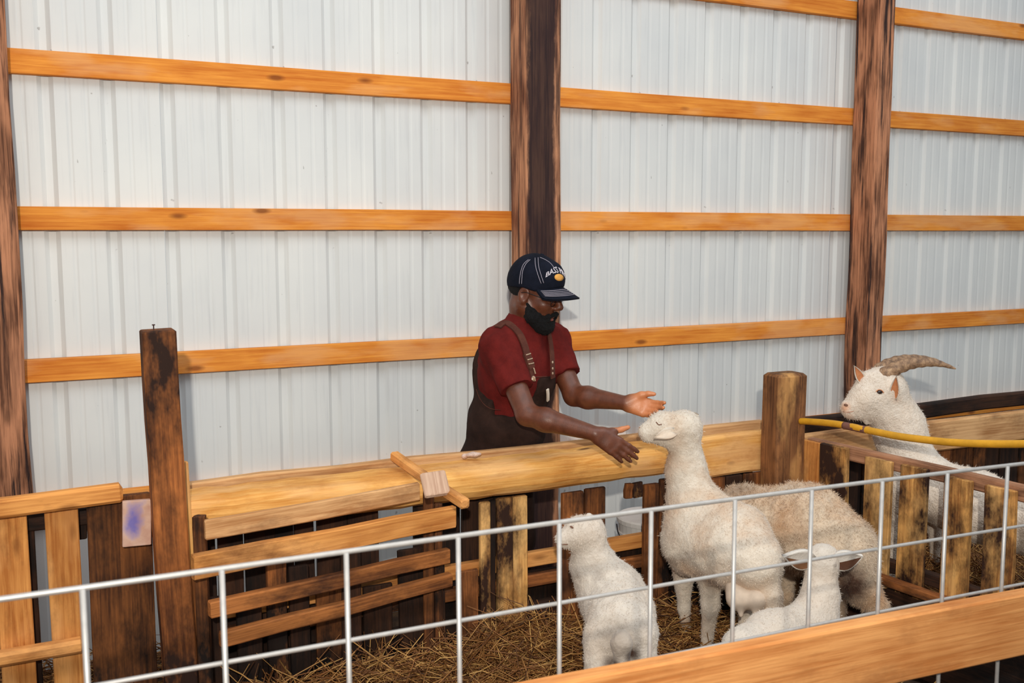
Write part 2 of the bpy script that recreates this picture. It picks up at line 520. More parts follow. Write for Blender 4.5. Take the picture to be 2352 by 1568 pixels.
def np_mesh(name, V, Q, mat, parent=None, origin=None, smooth=True):
    V = np.asarray(V, dtype=np.float32); Q = np.asarray(Q, dtype=np.int32)
    o0 = Vector(origin) if origin is not None else Vector((0, 0, 0))
    V = V - np.array(o0, dtype=np.float32)
    me = bpy.data.meshes.new(name)
    me.vertices.add(len(V)); me.vertices.foreach_set('co', V.ravel())
    k = Q.shape[1]
    me.loops.add(Q.size); me.loops.foreach_set('vertex_index', Q.ravel())
    me.polygons.add(len(Q)); me.polygons.foreach_set('loop_start', np.arange(0, Q.size, k, dtype=np.int32))
    me.update(calc_edges=True)
    if smooth: me.shade_smooth()
    me.materials.append(mat)
    o = bpy.data.objects.new(name, me)
    return place(o, Matrix.Translation(o0), parent)

# ---------------------------------------------------------------- smooth solids (for bodies and cloth)
class SDF:
    def __init__(s): s.p = []
    def copy(s):
        c = SDF(); c.p = list(s.p); return c
    def cone(s, a, b, ra, rb, k=.03, op='+', flat=False, squash=None):
        """tapered capsule; squash=(axis, factor) widens it along one axis"""
        a = np.array(a, float); b = np.array(b, float)
        ab = b - a; L2 = max(ab @ ab, 1e-9); L = math.sqrt(L2)
        sq = None
        if squash:
            ax = np.array(squash[0], float); ax /= np.linalg.norm(ax); sq = (ax, squash[1])
        def f(P):
            t = (P - a) @ ab / L2
            tc = np.clip(t, 0, 1)
            D = P - (a + tc[..., None] * ab)
            if sq is not None:
                comp = D @ sq[0]
                D = D + (comp * (1 / sq[1] - 1))[..., None] * sq[0]
            d = np.sqrt((D * D).sum(-1)) - (ra + (rb - ra) * tc)
            if flat: d = np.maximum(d, np.maximum(t - 1, -t) * L)
            return d
        r = max(ra, rb) * (max(1, sq[1]) if sq else 1)
        s.p.append((f, np.minimum(a, b) - r, np.maximum(a, b) + r, k, op)); return s
    def chain(s, pts, k=.03, op='+'):
        for (a, ra), (b, rb) in zip(pts[:-1], pts[1:]): s.cone(a, b, ra, rb, k, op)
        return s
    def ell(s, c, r, axes=None, k=.03, op='+'):
        c = np.array(c, float); r = np.array(r, float)
        A = np.array(axes, float) if axes is not None else np.eye(3)     # rows are the axes
        def f(P):
            q = (P - c) @ A.T
            k0 = np.sqrt(((q / r) ** 2).sum(-1)); k1 = np.sqrt(((q / (r * r)) ** 2).sum(-1)) + 1e-9
            return k0 * (k0 - 1) / k1
        ext = np.sqrt(((A * r[:, None]) ** 2).sum(0))
        s.p.append((f, c - ext, c + ext, k, op)); return s
    def custom(s, fn, op='&', k=.004):
        s.p.append((fn, None, None, k, op)); return s
    @staticmethod
    def comb(F, d, k, op):
        if op == '+':
            h = np.clip(.5 + .5 * (F - d) / k, 0, 1)
            return F * (1 - h) + d * h - k * h * (1 - h)
        if op == '-': d = -d
        h = np.clip(.5 - .5 * (F - d) / k, 0, 1)
        return F * (1 - h) + d * h + k * h * (1 - h)
    def ev(s, P):
        P = np.asarray(P, float)
        F = np.full(P.shape[:-1], .3)
        for f, lo, hi, k, op in s.p: F = s.comb(F, f(P), k, op)
        return F
    def bounds(s):
        lo = np.min([p[1] for p in s.p if p[4] == '+'], 0); hi = np.max([p[2] for p in s.p if p[4] == '+'], 0)
        return lo, hi
    def mesh(s, vox):
        lo, hi = s.bounds(); lo = lo - .03; hi = hi + .03
        n = np.ceil((hi - lo) / vox).astype(int) + 1
        F = np.full(n, .3, dtype=np.float32)
        ax = [lo[i] + np.arange(n[i]) * vox for i in range(3)]
        for f, l, h, k, op in s.p:
            if l is None:
                i0 = np.zeros(3, int); i1 = n
            else:
                m = k + .02
                i0 = np.maximum(np.floor((l - m - lo) / vox).astype(int), 0)
                i1 = np.minimum(np.ceil((h + m - lo) / vox).astype(int) + 1, n)
                if (i1 <= i0).any(): continue
            sl = tuple(slice(i0[i], i1[i]) for i in range(3))
            G = np.stack(np.meshgrid(*[ax[i][sl[i]] for i in range(3)], indexing='ij'), -1)
            F[sl] = s.comb(F[sl], f(G), k, op)
        return surface_nets(F, lo, vox)
    def normal(s, P, e=.002):
        P = np.asarray(P, float)
        g = np.stack([s.ev(P + np.eye(3)[i] * e) - s.ev(P - np.eye(3)[i] * e) for i in range(3)], -1)
        return g / (np.linalg.norm(g, axis=-1, keepdims=True) + 1e-9)
    def hit(s, px, py, z0=2.0, z1=6.0, lift=0.0):
        """first surface point seen at a pixel"""
        px = np.atleast_1d(np.array(px, float)); py = np.atleast_1d(np.array(py, float))
        D = np.array([(W(a, b, 1.0) - CAMP) for a, b in zip(px, py)]); D /= np.linalg.norm(D, axis=1, keepdims=True)
        t = np.full(len(px), z0)
        O = np.array(CAMP)
        best = np.full(len(px), 9.); bt = t.copy()
        for _ in range(160):
            d = s.ev(O + D * t[:, None])
            up = d < best; best[up] = d[up]; bt[up] = t[up]
            t = np.where((d > .0005) & (t < z1), t + np.maximum(d * .6, .0006), t)
        P = O + D * bt[:, None]
        N = s.normal(P)
        P = P - N * s.ev(P)[:, None]
        return P + N * lift, N

def surface_nets(F, lo, h):
    ins = F < 0
    nx, ny, nz = F.shape
    cnt = np.zeros((nx - 1, ny - 1, nz - 1), np.int8)
    for dx in (0, 1):
        for dy in (0, 1):
            for dz in (0, 1):
                cnt += ins[dx:nx - 1 + dx, dy:ny - 1 + dy, dz:nz - 1 + dz]
    act = (cnt > 0) & (cnt < 8)
    I = np.argwhere(act)
    vid = np.full(act.shape, -1, np.int32); vid[act] = np.arange(len(I))
    cv = {}
    for c in range(8):
        o = ((c >> 2) & 1, (c >> 1) & 1, c & 1)
        cv[o] = F[I[:, 0] + o[0], I[:, 1] + o[1], I[:, 2] + o[2]].astype(np.float64)
    acc = np.zeros((len(I), 3)); num = np.zeros(len(I))
    keys = list(cv)
    for a in keys:
        for ax in range(3):
            if a[ax] == 0:
                b = list(a); b[ax] = 1; b = tuple(b)
                va, vb = cv[a], cv[b]
                m = (va < 0) != (vb < 0)
                t = np.where(m, va / np.where(m, va - vb, 1), 0)
                p = np.tile(np.array(a, float), (len(I), 1)); p[:, ax] += t
                acc[m] += p[m]; num[m] += 1
    V = lo + (I + acc / num[:, None]) * h
    quads = []
    for ax in range(3):
        b, c = (ax + 1) % 3, (ax + 2) % 3
        s0 = [slice(None)] * 3; s1 = [slice(None)] * 3
        s0[ax] = slice(0, F.shape[ax] - 1); s1[ax] = slice(1, F.shape[ax])
        A, B = ins[tuple(s0)], ins[tuple(s1)]
        E = np.argwhere(A != B)
        E = E[(E[:, b] > 0) & (E[:, c] > 0) & (E[:, b] < F.shape[b] - 1) & (E[:, c] < F.shape[c] - 1)]
        sign = A[E[:, 0], E[:, 1], E[:, 2]]
        def cell(db, dc):
            Q = E.copy(); Q[:, b] += db; Q[:, c] += dc
            return vid[Q[:, 0], Q[:, 1], Q[:, 2]]
        q = np.stack([cell(-1, -1), cell(0, -1), cell(0, 0), cell(-1, 0)], 1)
        q[~sign] = q[~sign][:, ::-1]
        quads.append(q)
    Q = np.concatenate(quads, 0)
    Q = Q[(Q >= 0).all(1)]
    return V, Q

def relax(V, Q, it=2, lam=.5):
    n = len(V)
    for _ in range(it):
        S = np.zeros_like(V); C = np.zeros(n)
        for i in range(4):
            np.add.at(S, Q[:, i], V[Q[:, (i + 1) % 4]]); np.add.at(C, Q[:, i], 1)
        V = V * (1 - lam) + lam * S / np.maximum(C, 1)[:, None]
    return V

def solid(name, sd, vox, mat, parent=None, origin=None, fuzz=None, smooth_it=1, spots=None, attr='dirt'):
    V, Q = sd.mesh(vox)
    V = relax(V, Q, smooth_it)
    if fuzz is not None:
        N = sd.normal(V)
        V = V + N * fuzz(V)[:, None]
    o = np_mesh(name, V, Q, mat, parent, origin)
    if spots is not None:
        A = np.zeros(len(V))
        for c, r, w in spots:
            d = np.linalg.norm(V - np.array(c), axis=1) / r
            A = np.maximum(A, w * np.clip(1.5 - d * 1.5, 0, 1))
        at = o.data.attributes.new(attr, 'FLOAT', 'POINT'); at.data.foreach_set('value', A.astype(np.float32))
    return o

# ---------------------------------------------------------------- pens: bedding and straw
def hA(P): return .10 + .03 * vnoise(P, 4.0, 5) + .015 * vnoise(P, 13.0, 6) + .10 * np.exp(-((P[:, 1] - 3.35) / .22) ** 2) * (P[:, 0] < 2.5)
def hB(P): return .26 + .025 * vnoise(P, 4.0, 5) + .0125 * vnoise(P, 13.0, 6)
def hC(P): return .06 + .05 * vnoise(P, 3.0, 8) + .10 * np.exp(-((P[:, 1] - 4.35) / .15) ** 2)
def bed(name, x0, x1, y0, y1, hf, label):
    nx, ny = int((x1 - x0) / .05), int((y1 - y0) / .05)
    X, Y = np.meshgrid(np.linspace(x0, x1, nx), np.linspace(y0, y1, ny), indexing='ij')
    P = np.stack([X.ravel(), Y.ravel(), np.zeros(X.size)], 1)
    V = np.stack([P[:, 0], P[:, 1], np.maximum(hf(P), .004)], 1)
    V = [tuple(v) for v in V]
    faces = [(i * ny + j, (i + 1) * ny + j, (i + 1) * ny + j + 1, i * ny + j + 1) for i in range(nx - 1) for j in range(ny - 1)]
    edge = [i * ny for i in range(nx)] + [(nx - 1) * ny + j for j in range(1, ny)] + [i * ny + ny - 1 for i in range(nx - 2, -1, -1)] + [j for j in range(ny - 2, 0, -1)]
    b0 = len(V); V += [(V[e][0], V[e][1], .0) for e in edge]; ne = len(edge)
    faces += [(edge[q], b0 + q, b0 + (q + 1) % ne, edge[(q + 1) % ne]) for q in range(ne)]
    return setup(mesh_obj(name, V, faces, M_floor, smooth=True), label, 'floor', kind='structure')
bed('floor_sheep_pen', -3.0, 3.00, -.4, 3.40, hA, 'trodden dark bedding floor of the sheep pen')
bed('floor_goat_pen', 3.24, 6.6, 0.3, 3.40, hB, 'deeper bedding floor of the goat pen behind the partition')
def sp(px, py, h, sx, sy, w, lift):
    p = onZ(px, py, h); return (p.x, p.y, sx, sy, w, lift)
straw('straw_bedding', [sp(1150, 1500, .1, .22, .16, 5, .025), sp(980, 1500, .1, .25, .18, 3, .03), sp(1300, 1450, .12, .25, .12, 2.5, .02),
                        sp(1200, 1390, .2, .5, .06, 1.6, .02), sp(1560, 1420, .15, .25, .12, 2, .02), sp(700, 1540, .12, .3, .15, 2.0, .03),
                        sp(1060, 1440, .16, .12, .06, 1.6, .05), sp(560, 1560, .15, .3, .15, 1.0, .03), sp(1750, 1480, .1, .5, .3, 3, .02)],
      9000, hA, 'loose golden straw scattered over the sheep pen floor', seed=3, box=(-1.2, 2.93, 1.75, 3.36))
straw('straw_bedding', [sp(2250, 1330, .26, .25, .25, 3, .02), sp(2150, 1330, .26, .4, .3, 3, .02)],
      2500, hB, 'straw on the goat pen floor seen between the partition pickets', seed=4, box=(3.4, 6.0, 1.0, 3.3))
straw('straw_bedding', [(-.2, 4.05, .35, .14, 3, .05), (.5, 4.05, .5, .14, 2, .03)], 2200,
      lambda P: np.full(len(P), .03) + .12 * np.clip((P[:, 1] - 3.8) / .5, 0, 1), 'straw heaped along the foot of the metal wall behind the pallet fence', seed=5, lmax=.16, box=(-.9, 1.2, 3.72, 4.1))

# ---------------------------------------------------------------- back fence: half-round log, rails, pickets
def log_geo(L, seg=26, seed=2):
    r = random.Random(seed)
    base = [(.072, -.066), (.03, -.072), (-.02, -.068), (-.05, -.052), (-.066, -.026), (-.070, .004), (-.066, .034), (-.05, .056), (-.02, .066), (.03, .070), (.072, .069)]
    V, F = [], []
    n = len(base)
    for i in range(seg + 1):
        x = -L / 2 + L * i / seg
        s = 1 + r.uniform(-.03, .03)
        if i >= seg - 1: s *= .97 if i == seg - 1 else .86
        if i == 0: s *= .95
        dz, dy = r.uniform(-.003, .003), r.uniform(-.003, .003)
        for (y, z) in base: V.append((x, y * s + dy, z * s + dz + r.uniform(-.0015, .0015)))
    for i in range(seg):
        for j in range(n):
            a, b = i * n + j, i * n + (j + 1) % n
            F.append((a, a + n, b + n, b))
    F.append(tuple(range(n))); F.append(tuple(range((seg + 1) * n - 1, seg * n - 1, -1)))
    return V, F
x0, x1 = .45, 2.455
lv, lf = log_geo(x1 - x0)
lg = mesh_obj('log_rail', lv, lf, M_log, smooth=False, M=Matrix.Translation(((x0 + x1) / 2, 3.49, .852)))
setup(lg, 'long yellow half-round log forming the top rail below the leaning man', 'rail')
setup(board('fence_board', (2.485, 3.49, .835), (2.99, 3.49, .835), .185, .05, (0, 0, 1), M_log, seg=4, bev=.012, wob=.003),
      'short wide orange board in the fence between the tall ewe and the stubby post', 'board')
setup(board('fence_board', (.45, 3.60, .915), (3.05, 3.60, .922), .05, .04, (0, 0, 1), M_tan, seg=9, bev=.006, wob=.006),
      'thin pinkish rail edge showing along the back of the log', 'board')
setup(board('fence_board', (3.18, 3.47, .815), (5.6, 3.47, .800), .155, .045, (0, 0, 1), M_tan, seg=7, bev=.008, wob=.006),
      'tan plank of the fence behind the horned goat', 'board')
setup(board('fence_board', (3.12, 3.60, .900), (5.6, 3.60, .925), .075, .05, (0, 0, 1), M_dark, seg=7, bev=.008, wob=.006),  # dark tone gives the shadow strip behind the plank
      'dark board standing in for the shadow strip above the tan plank behind the horned goat', 'board')

pk = thing('picket_fence', (1.7, 3.5, 0), 'row of dark stained upright boards under the log rail, with a layer added behind for shade', 'fence')
def picket(px0, px1, ztop, zbot, Y, mat, parent, t=.022):
    a = onY(px0, 1250, Y).x; b = onY(px1, 1250, Y).x
    return board('picket', ((a + b) / 2, Y, zbot), ((a + b) / 2 + rng.uniform(-.006, .006), Y, ztop), b - a, t, (1, 0, 0), mat, parent, seg=2, bev=.003, wob=.003)
for (p0, p1, m, zt) in ((1101, 1124, M_patch, .765), (1125, 1137, M_dark, .77), (1138, 1173, M_patch, .772), (1175, 1208, M_patch, .772),
                        (1292, 1340, M_dirty, .76), (1341, 1386, M_dirty, .765), (1476, 1509, M_dirty, .75), (1512, 1536, M_dirty, .765),
                        (1545, 1580, M_dark, .74), (1584, 1622, M_dark, .74), (1626, 1660, M_dirty, .74), (1664, 1700, M_dark, .74), (1704, 1745, M_dirty, .74)):
    picket(p0, p1, zt, .02, 3.475, m, pk)
xx = 470
while xx < 1095:
    wd = rng.choice((38, 46, 58, 66)); 
    picket(xx, min(xx + wd, 1098), rng.choice((.62, .55, .66, .5, .7)), .02, 3.476, rng.choice((M_dark, M_dark, M_dirty)), pk)
    xx += wd + rng.choice((3, 5, 30, 14))
# second layer of dark boards, added to deepen the shade under the log
xx = 380
while xx < 1205:
    wd = rng.choice((44, 58, 70))
    if not (870 < xx + wd / 2 < 930): picket(xx, min(xx + wd, 1207), rng.choice((.765, .77, .76)), .02, 3.565, M_dark, pk)
    xx += wd + rng.choice((2, 3, 6))
for p0 in (1292, 1340, 1482, 1530, 1580, 1630, 1680):
    picket(p0, p0 + 44, .72, .02, 3.565, M_dark, pk)
picket(1388, 1480, .50, .02, 3.565, M_dark, pk)
picket(1208, 1291, .42, .02, 3.565, M_dark, pk)
for za, m, w_ in ((.485, M_pallet, .06), (.395, M_dirty, .05), (.24, M_dark, .12)):
    board('rail', (.5, 3.515, za), (2.42, 3.515, za + .01), w_, .035, (0, 0, 1), m, pk, seg=4)
board('rail', (2.05, 3.515, .30), (3.0, 3.515, .31), .10, .035, (0, 0, 1), M_dark, pk, seg=3)
for (p0, p1, zt, zb, m) in ((1432, 1449, .765, .70, M_dirty), (1452, 1474, .765, .70, M_patch)):
    picket(p0, p1, zt, zb, 3.476, m, pk)

bf = thing('board_fence', (4.3, 3.5, 0), 'dark upright boards under the tan plank at the back of the goat pen', 'fence')
xb = 3.14
while xb < 5.6:
    wb = rng.choice((.09, .11, .14))
    board('picket', (xb + wb / 2, 3.53, .02), (xb + wb / 2, 3.53, .80), wb, .022, (1, 0, 0), rng.choice((M_dark, M_dirty)), bf, seg=1)
    xb += wb + rng.choice((.004, .01, .02))
wt = SDF() if 'SDF' in globals() else None
for (a_, b_, c_, r_) in ((1068, 1044, 3.86, 5), (1078, 1042, 3.85, 6), (1086, 1038, 3.86, 5), (1092, 1041, 3.85, 6), (1099, 1040, 3.86, 4)):
    wt.ell(W(a_, b_ + 3, c_), (PM(r_ + 3, c_), PM(r_ + 2, c_), PM(r_, c_)), None, .008)
setup(solid('wool_tuft', wt, .004, plain('raw_wool', srgb(226, 196, 180), .9, noise=.3, nscale=60, bump=.6), None, W(1085, 1045, 3.86), lambda V: .004 * vnoise(V, 60, 3)), 'tuft of pale wool caught on the log by the man\'s hip', 'wool')

# pallet fence at the far left
pf_ = thing('pallet_fence', (0, 3.43, 0), 'light pine pallet fence with two wide slats at the left edge', 'fence')
def slat(p0, p1, Y, zb, zt, m, parent, t=.02, name='slat'):
    a = onY(p0, 1300, Y).x; b = onY(p1, 1300, Y).x
    return board(name, ((a + b) / 2, Y, zb), ((a + b) / 2, Y, zt), b - a, t, (1, 0, 0), m, parent, seg=2, bev=.003)
slat(-12, 68, 3.44, .02, .945, M_pallet, pf_)
slat(110, 187, 3.44, .02, .945, M_pallet, pf_)
for q_ in range(6): slat(-130 - 118 * q_, -50 - 118 * q_, 3.44, .02, .935, M_pallet, pf_)
slat(60, 86, 3.53, .02, .92, M_dark, pf_, name='stringer')
slat(176, 204, 3.53, .80, .92, M_dark, pf_, name='stringer')
board('rail', (-1.7, 3.405, .944), (.248, 3.405, .972), .062, .045, (0, 0, 1), M_pallet, pf_, seg=6, bev=.01, wob=.004)
board('rail', (-1.7, 3.53, .88), (.28, 3.53, .88), .06, .03, (0, 0, 1), M_dark, pf_, seg=3)
board('rail', (-1.7, 3.40, .465), (.11, 3.40, .49), .045, .05, (0, 0, 1), M_pallet, pf_, seg=5, bev=.01, wob=.006)
setup(slat(203, 350, 3.449, .02, .955, M_dirty, None, t=.03, name='wide_board'), 'wide dark brown upright board between the pallet fence and the tall square post', 'board')

a, b = onY(361, 757, 3.35), onY(412, 1530, 3.35)
d = (a - b).normalized(); b = b - d * ((b.z - .02) / d.z)
po = board('square_post', b, a, .104, .095, (1, 0, 0), M_shortpost, seg=10, bev=.005, wob=.002)
setup(po, 'tall square brown post with a nail standing up in its top', 'post')
n0 = onY(353, 756, 3.35)
nv, nf = tube_geo([n0 - Vector((0, 0, .03)), n0 + Vector((.0, 0, .012)), n0 + Vector((0, 0, .0125)), n0 + Vector((0, 0, .016))], [.002, .002, .005, .005], 8)
mesh_obj('nail', nv, nf, plain('rusty_nail', srgb(70, 48, 44), .7, .3), po, origin=n0)
a, b = onY(418, 1060, 3.415), onY(443, 1360, 3.415)
setup(board('lath', Vector((b.x + .01, 3.415, .05)), a, .034, .03, (1, 0, 0), M_log, seg=4), 'narrow pale strip standing against the right side of the tall square post', 'strip')

def paint_board():
    m = NT('blue_smeared_board')
    tc = m.n('ShaderNodeTexCoord')
    n1 = m.n('ShaderNodeTexNoise', i_Scale=26.0, i_Detail=4.0); m.l(tc.outputs['Object'], n1.inputs[0])
    base = m.ramp(n1.outputs[0], [(.3, srgb(196, 150, 130)), (.7, srgb(222, 186, 164))])
    g = m.n('ShaderNodeTexGradient', gradient_type='SPHERICAL')
    mp = m.n('ShaderNodeMapping'); mp.inputs['Scale'].default_value = (13, 10, 26); mp.inputs['Location'].default_value = (-.15, 0, .18); m.l(tc.outputs['Object'], mp.inputs[0]); m.l(mp.outputs[0], g.inputs[0])
    fac = m.math('MULTIPLY', m.ramp(m.math('ADD', g.outputs['Fac'], m.math('MULTIPLY', m.math('SUBTRACT', n1.outputs[0], .5), 1.3)), [(.1, BLACK), (.75, WHITE)]), .85)
    m.l(m.mix(fac, base, srgb(92, 92, 178)), m.b.inputs['Base Color'])
    m.b.inputs['Roughness'].default_value = .8
    return m.m
a, b = onY(314, 1252, 3.385), onY(314, 1148, 3.385)
wl = onY(350, 1200, 3.385).x - onY(284, 1200, 3.385).x
setup(board('small_board', a, b, wl, .02, (1, 0, 0), paint_board(), seg=1, bev=.002, wob=0), 'small pale board with a blue paint smear beside the tall square post', 'board')

# hay rack of horizontal slats leaning out from the fence
hr = thing('hay_rack', W(740, 1500, 3.5) * 1.0, 'slatted hay rack of four horizontal pine boards beside the tall square post', 'hay rack')
hr.location.z = 0; WM[hr.name] = Matrix.Translation(hr.location)
def rk(px, py, z): return W(px, py, z)
board('slat', rk(470, 1218, 3.14), rk(962, 1128, 3.60), .066, .022, (0, 0, 1), M_tan, hr, seg=4)
board('slat', rk(442, 1303, 3.06), rk(1042, 1184, 3.65), .078, .038, (0, 0, 1), M_pallet, hr, seg=4, bev=.003)
board('slat', rk(480, 1400, 3.10), rk(1030, 1274, 3.65), .054, .036, (0, 0, 1), M_brown, hr, seg=4)
board('slat', rk(506, 1470, 3.12), rk(1035, 1330, 3.65), .050, .036, (0, 0, 1), M_brown, hr, seg=4)
def upright(px, z, zt, w_, mat, t=.03):
    p = W(px, 1250, z)
    return board('upright', (p.x, p.y, .03), (p.x, p.y, zt), w_, t, RV, mat, hr, seg=2)
upright(462, 3.165, .90, .04, M_dirty)
upright(985, 3.655, .86, .04, M_dirty)
upright(1006, 3.67, .8, .03, M_dirty)
upright(446, 3.21, .70, .07, M_dirty)
a, b = W(905, 1047, 3.74), W(1068, 1158, 3.30)
setup(board('stick', a, b, .036, .036, (0, 0, 1), M_pallet, seg=3, bev=.006), 'short pale stick lying across the log and over the top of the hay rack', 'stick')
a, b = W(1004, 1138, 3.36), W(995, 1086, 3.44)
setup(board('small_board', a, b, .090, .02, RV, M_block, seg=1), 'small greyish wood block lying over the middle of the short stick', 'block')

# stubby post and the picket partition on the right
a0, a1 = onY(1770, 880, 3.40), onY(1836, 880, 3.40)
pp = rough_post('fence_post', a0.x, a1.x, 3.34, 3.46, onY(1800, 856, 3.40).z, M_oldpost, None, seg=7, wob=.005)
setup(pp, 'stubby weathered fence post where the picket partition meets the back fence', 'post')
PA, PB = Vector((3.09, 3.36, 0)), Vector((3.20, 2.425, 0))
pd = (PB - PA).normalized()
pn = Vector((-pd.y, pd.x, 0))
if pn.x < 0: pn = -pn                       # points away into the goat pen
def onPart(px, py, off=0.0):
    A = PA + pn * off
    dd = W(px, py, 1.0) - CAMP
    t = (A - CAMP).dot(pn) / dd.dot(pn)
    return CAMP + dd * t
pt = thing('picket_partition', (3.14, 2.9, 0), 'partition of patchy upright pickets between the sheep and the goat', 'fence')
for (p0, p1, zt, m) in ((1838, 1880, .895, M_pallet), (1884, 1945, .90, M_patch), (1987, 2046, .885, M_patch), (2067, 2127, .885, M_patch), (2170, 2231, .88, M_patch), (2266, 2336, .88, M_patch), (2385, 2450, .88, M_patch), (2500, 2570, .88, M_patch)):
    A = onPart(p0, 1150); B = onPart(p1, 1150)
    c = (A + B) / 2
    board('picket', (c.x, c.y, .34), (c.x + rng.uniform(-.004, .004), c.y, zt), (B - A).length, .022, pd, m, pt, seg=2, bev=.003)
ea, eb = PA + pn * .034, PA + pd * 1.7 + pn * .034
board('rail', (ea.x, ea.y, .872), (eb.x, eb.y, .868), .06, .042, (0, 0, 1), M_prail, pt, seg=5, bev=.006)
board('rail', (ea.x, ea.y, .44), (eb.x, eb.y, .43), .05, .042, (0, 0, 1), M_dark, pt, seg=3)
ea, eb = PA + pd * .3 - pn * .035, PA + pd * 1.7 - pn * .035
board('rail', (ea.x, ea.y, .395), (eb.x, eb.y, .385), .035, .045, (0, 0, 1), M_dirty, pt, seg=4)
ea, eb = PA, PA + pd * 1.7
board('kick_board', (ea.x, ea.y, .19), (eb.x, eb.y, .19), .32, .03, (0, 0, 1), M_dark, pt, seg=3)

hp = [(1839, 967, 4.33), (1862, 968, 4.28), (1925, 974, 4.14), (2000, 989, 3.99), (2060, 1001, 3.88), (2120, 1009, 3.78), (2190, 1016, 3.68), (2270, 1019, 3.57), (2352, 1019, 3.46), (2450, 1015, 3.34), (2560, 1008, 3.22)]
def smooth_path(pts, n=6):
    P = [Vector(p) for p in pts]; out = []
    for i in range(len(P) - 1):
        p0, p1, p2, p3 = P[max(i - 1, 0)], P[i], P[i + 1], P[min(i + 2, len(P) - 1)]
        for j in range(n):
            t = j / n
            out.append(.5 * ((2 * p1) + (p2 - p0) * t + (2 * p0 - 5 * p1 + 4 * p2 - p3) * t * t + (3 * p1 - p0 - 3 * p2 + p3) * t ** 3))
    out.append(P[-1]); return out
M_hose = plain('yellow_hose', srgb(226, 164, 40), .5, 0, .4, noise=.25, nscale=14, bump=.15, bscale=60)
hpath = smooth_path([W(*p) for p in hp])
hs = tube('garden_hose', hpath, .0145, M_hose, n=10)
setup(hs, 'yellow hose draped along the top of the picket partition', 'hose')
i0 = [i for i, p in enumerate(hpath) if W(1938, 977, 4.11).x <= p.x <= W(1992, 987, 4.0).x + .05]
wp = smooth_path([W(1938, 976.5, 4.11), W(1965, 982, 4.06), W(1990, 987, 4.01)], 4)
setup(tube('tape_wrap', wp, .0155, plain('brown_tape', srgb(120, 78, 66), .8), hs, n=10), 'brown tape wrapped around the hose')

# white bucket in the alley
def lathe(name, c, prof_, mat, parent=None, n=32):
    V, F = [], []
    for (r_, z_) in prof_:
        for k in range(n): V.append((c[0] + r_ * math.cos(math.tau * k / n), c[1] + r_ * math.sin(math.tau * k / n), c[2] + z_))
    for i in range(len(prof_) - 1):
        for k in range(n):
            a = i * n + k; b = i * n + (k + 1) % n
            F.append((a, b, b + n, a + n))
    F.append(tuple(range(n - 1, -1, -1))); F.append(tuple(range((len(prof_) - 1) * n, len(prof_) * n)))
    return mesh_obj(name, V, F, mat, parent, origin=c, smooth=False)
bc = W(1492, 1250, 4.52); bc.z = 0.0
M_bucket = plain('white_plastic', srgb(236, 232, 228), .45, noise=.15, nscale=8)
bk = lathe('bucket', bc, [(.118, 0.0), (.120, .01), (.142, .42), (.150, .422), (.150, .435), (.144, .437), (.147, .48), (.155, .482), (.155, .50), (.148, .507), (.06, .510)], M_bucket)
setup(bk, 'pale plastic bucket seen through the gap under the log rail', 'bucket')
hd = [bc + Vector((.154 * math.cos(a), .154 * math.sin(a), .46 - .10 * abs(math.sin((a - 2.6) )))) for a in np.linspace(2.6, 2.6 + math.pi, 14)]
tube('handle', hd, .003, plain('bucket_wire', srgb(60, 58, 60), .5, .6), bk, n=6)

# welded wire panel in front
M_wire = plain('galvanised_wire', srgb(178, 175, 172), .42, .35, .5, noise=.12, nscale=60)
wp_ = thing('wire_panel', (1.2, 1.64, 0), 'galvanised welded wire stock panel across the foreground', 'wire panel')
def ptop(x): return 1.2685 - .006 * (x - .05) - .0062 * max(0, x - .7) ** 2
stays = [.055 + .2105 * k for k in range(-4, 15)]
for row, dz in enumerate((0, .1615, .315, .47, .63, .80, .99, 1.14)):
    pts = [(x, 1.64, ptop(x) - dz) for x in np.linspace(stays[0] - .03, stays[-1] + .03, 24)]
    tube('line_wire', pts, .0050 if row == 0 else .0042, M_wire, wp_, n=8)
for x in stays:
    tube('stay_wire', [(x + .006 * (1.2 - z_) , 1.6335, z_) for z_ in (ptop(x), .9, .5, ptop(x) - 1.143)], .0047, M_wire, wp_, n=8)
# plank in front of the panel
a = Vector((-.3, 1.585, .905)); b = Vector((3.3, 1.585, .838))
aa, bb = onY(1300, 1568, 1.58), onY(2352, 1365, 1.58)
sl = (bb.z - aa.z) / (bb.x - aa.x)
top0 = aa.z
def tz(x): return top0 + sl * (x - aa.x)
a = Vector((-.9, 1.601, tz(-.9) - .08)); b = Vector((3.6, 1.601, tz(3.6) - .08))
setup(board('foreground_plank', a, b, .16, .04, (0, 0, 1), M_fore, seg=10, bev=.005, wob=.002), 'long thick orange plank crossing the bottom right corner in front of the wire', 'plank')

# ---------------------------------------------------------------- animals
CREAM = srgb(232, 220, 204)
M_ewe = attr_mat('cream_fleece', srgb(230, 217, 200), srgb(150, 112, 80), 'dirt', rough=.9, nscale=22, noise=.16, bump=.3, bscale=110, sheen=.2, blotch=srgb(206, 168, 132), blotch_amt=.75)
M_ewe2 = attr_mat('beige_fleece', srgb(222, 200, 174), srgb(74, 48, 34), 'dirt', rough=.9, nscale=18, noise=.22, bump=.5, bscale=90, sheen=.2, blotch=srgb(190, 144, 102), blotch_amt=.75)
M_lamb = attr_mat('white_lamb_fleece', srgb(217, 206, 193), srgb(74, 52, 40), 'dirt', rough=.9, nscale=26, noise=.12, bump=.3, bscale=120, sheen=.2, blotch=srgb(212, 186, 160), blotch_amt=.35)
M_goat = attr_mat('white_goat_hair', srgb(236, 222, 206), srgb(222, 160, 118), 'dirt', rough=.8, nscale=24, noise=.12, bump=.5, bscale=120, sheen=.15, blotch=srgb(216, 190, 164), blotch_amt=.3)
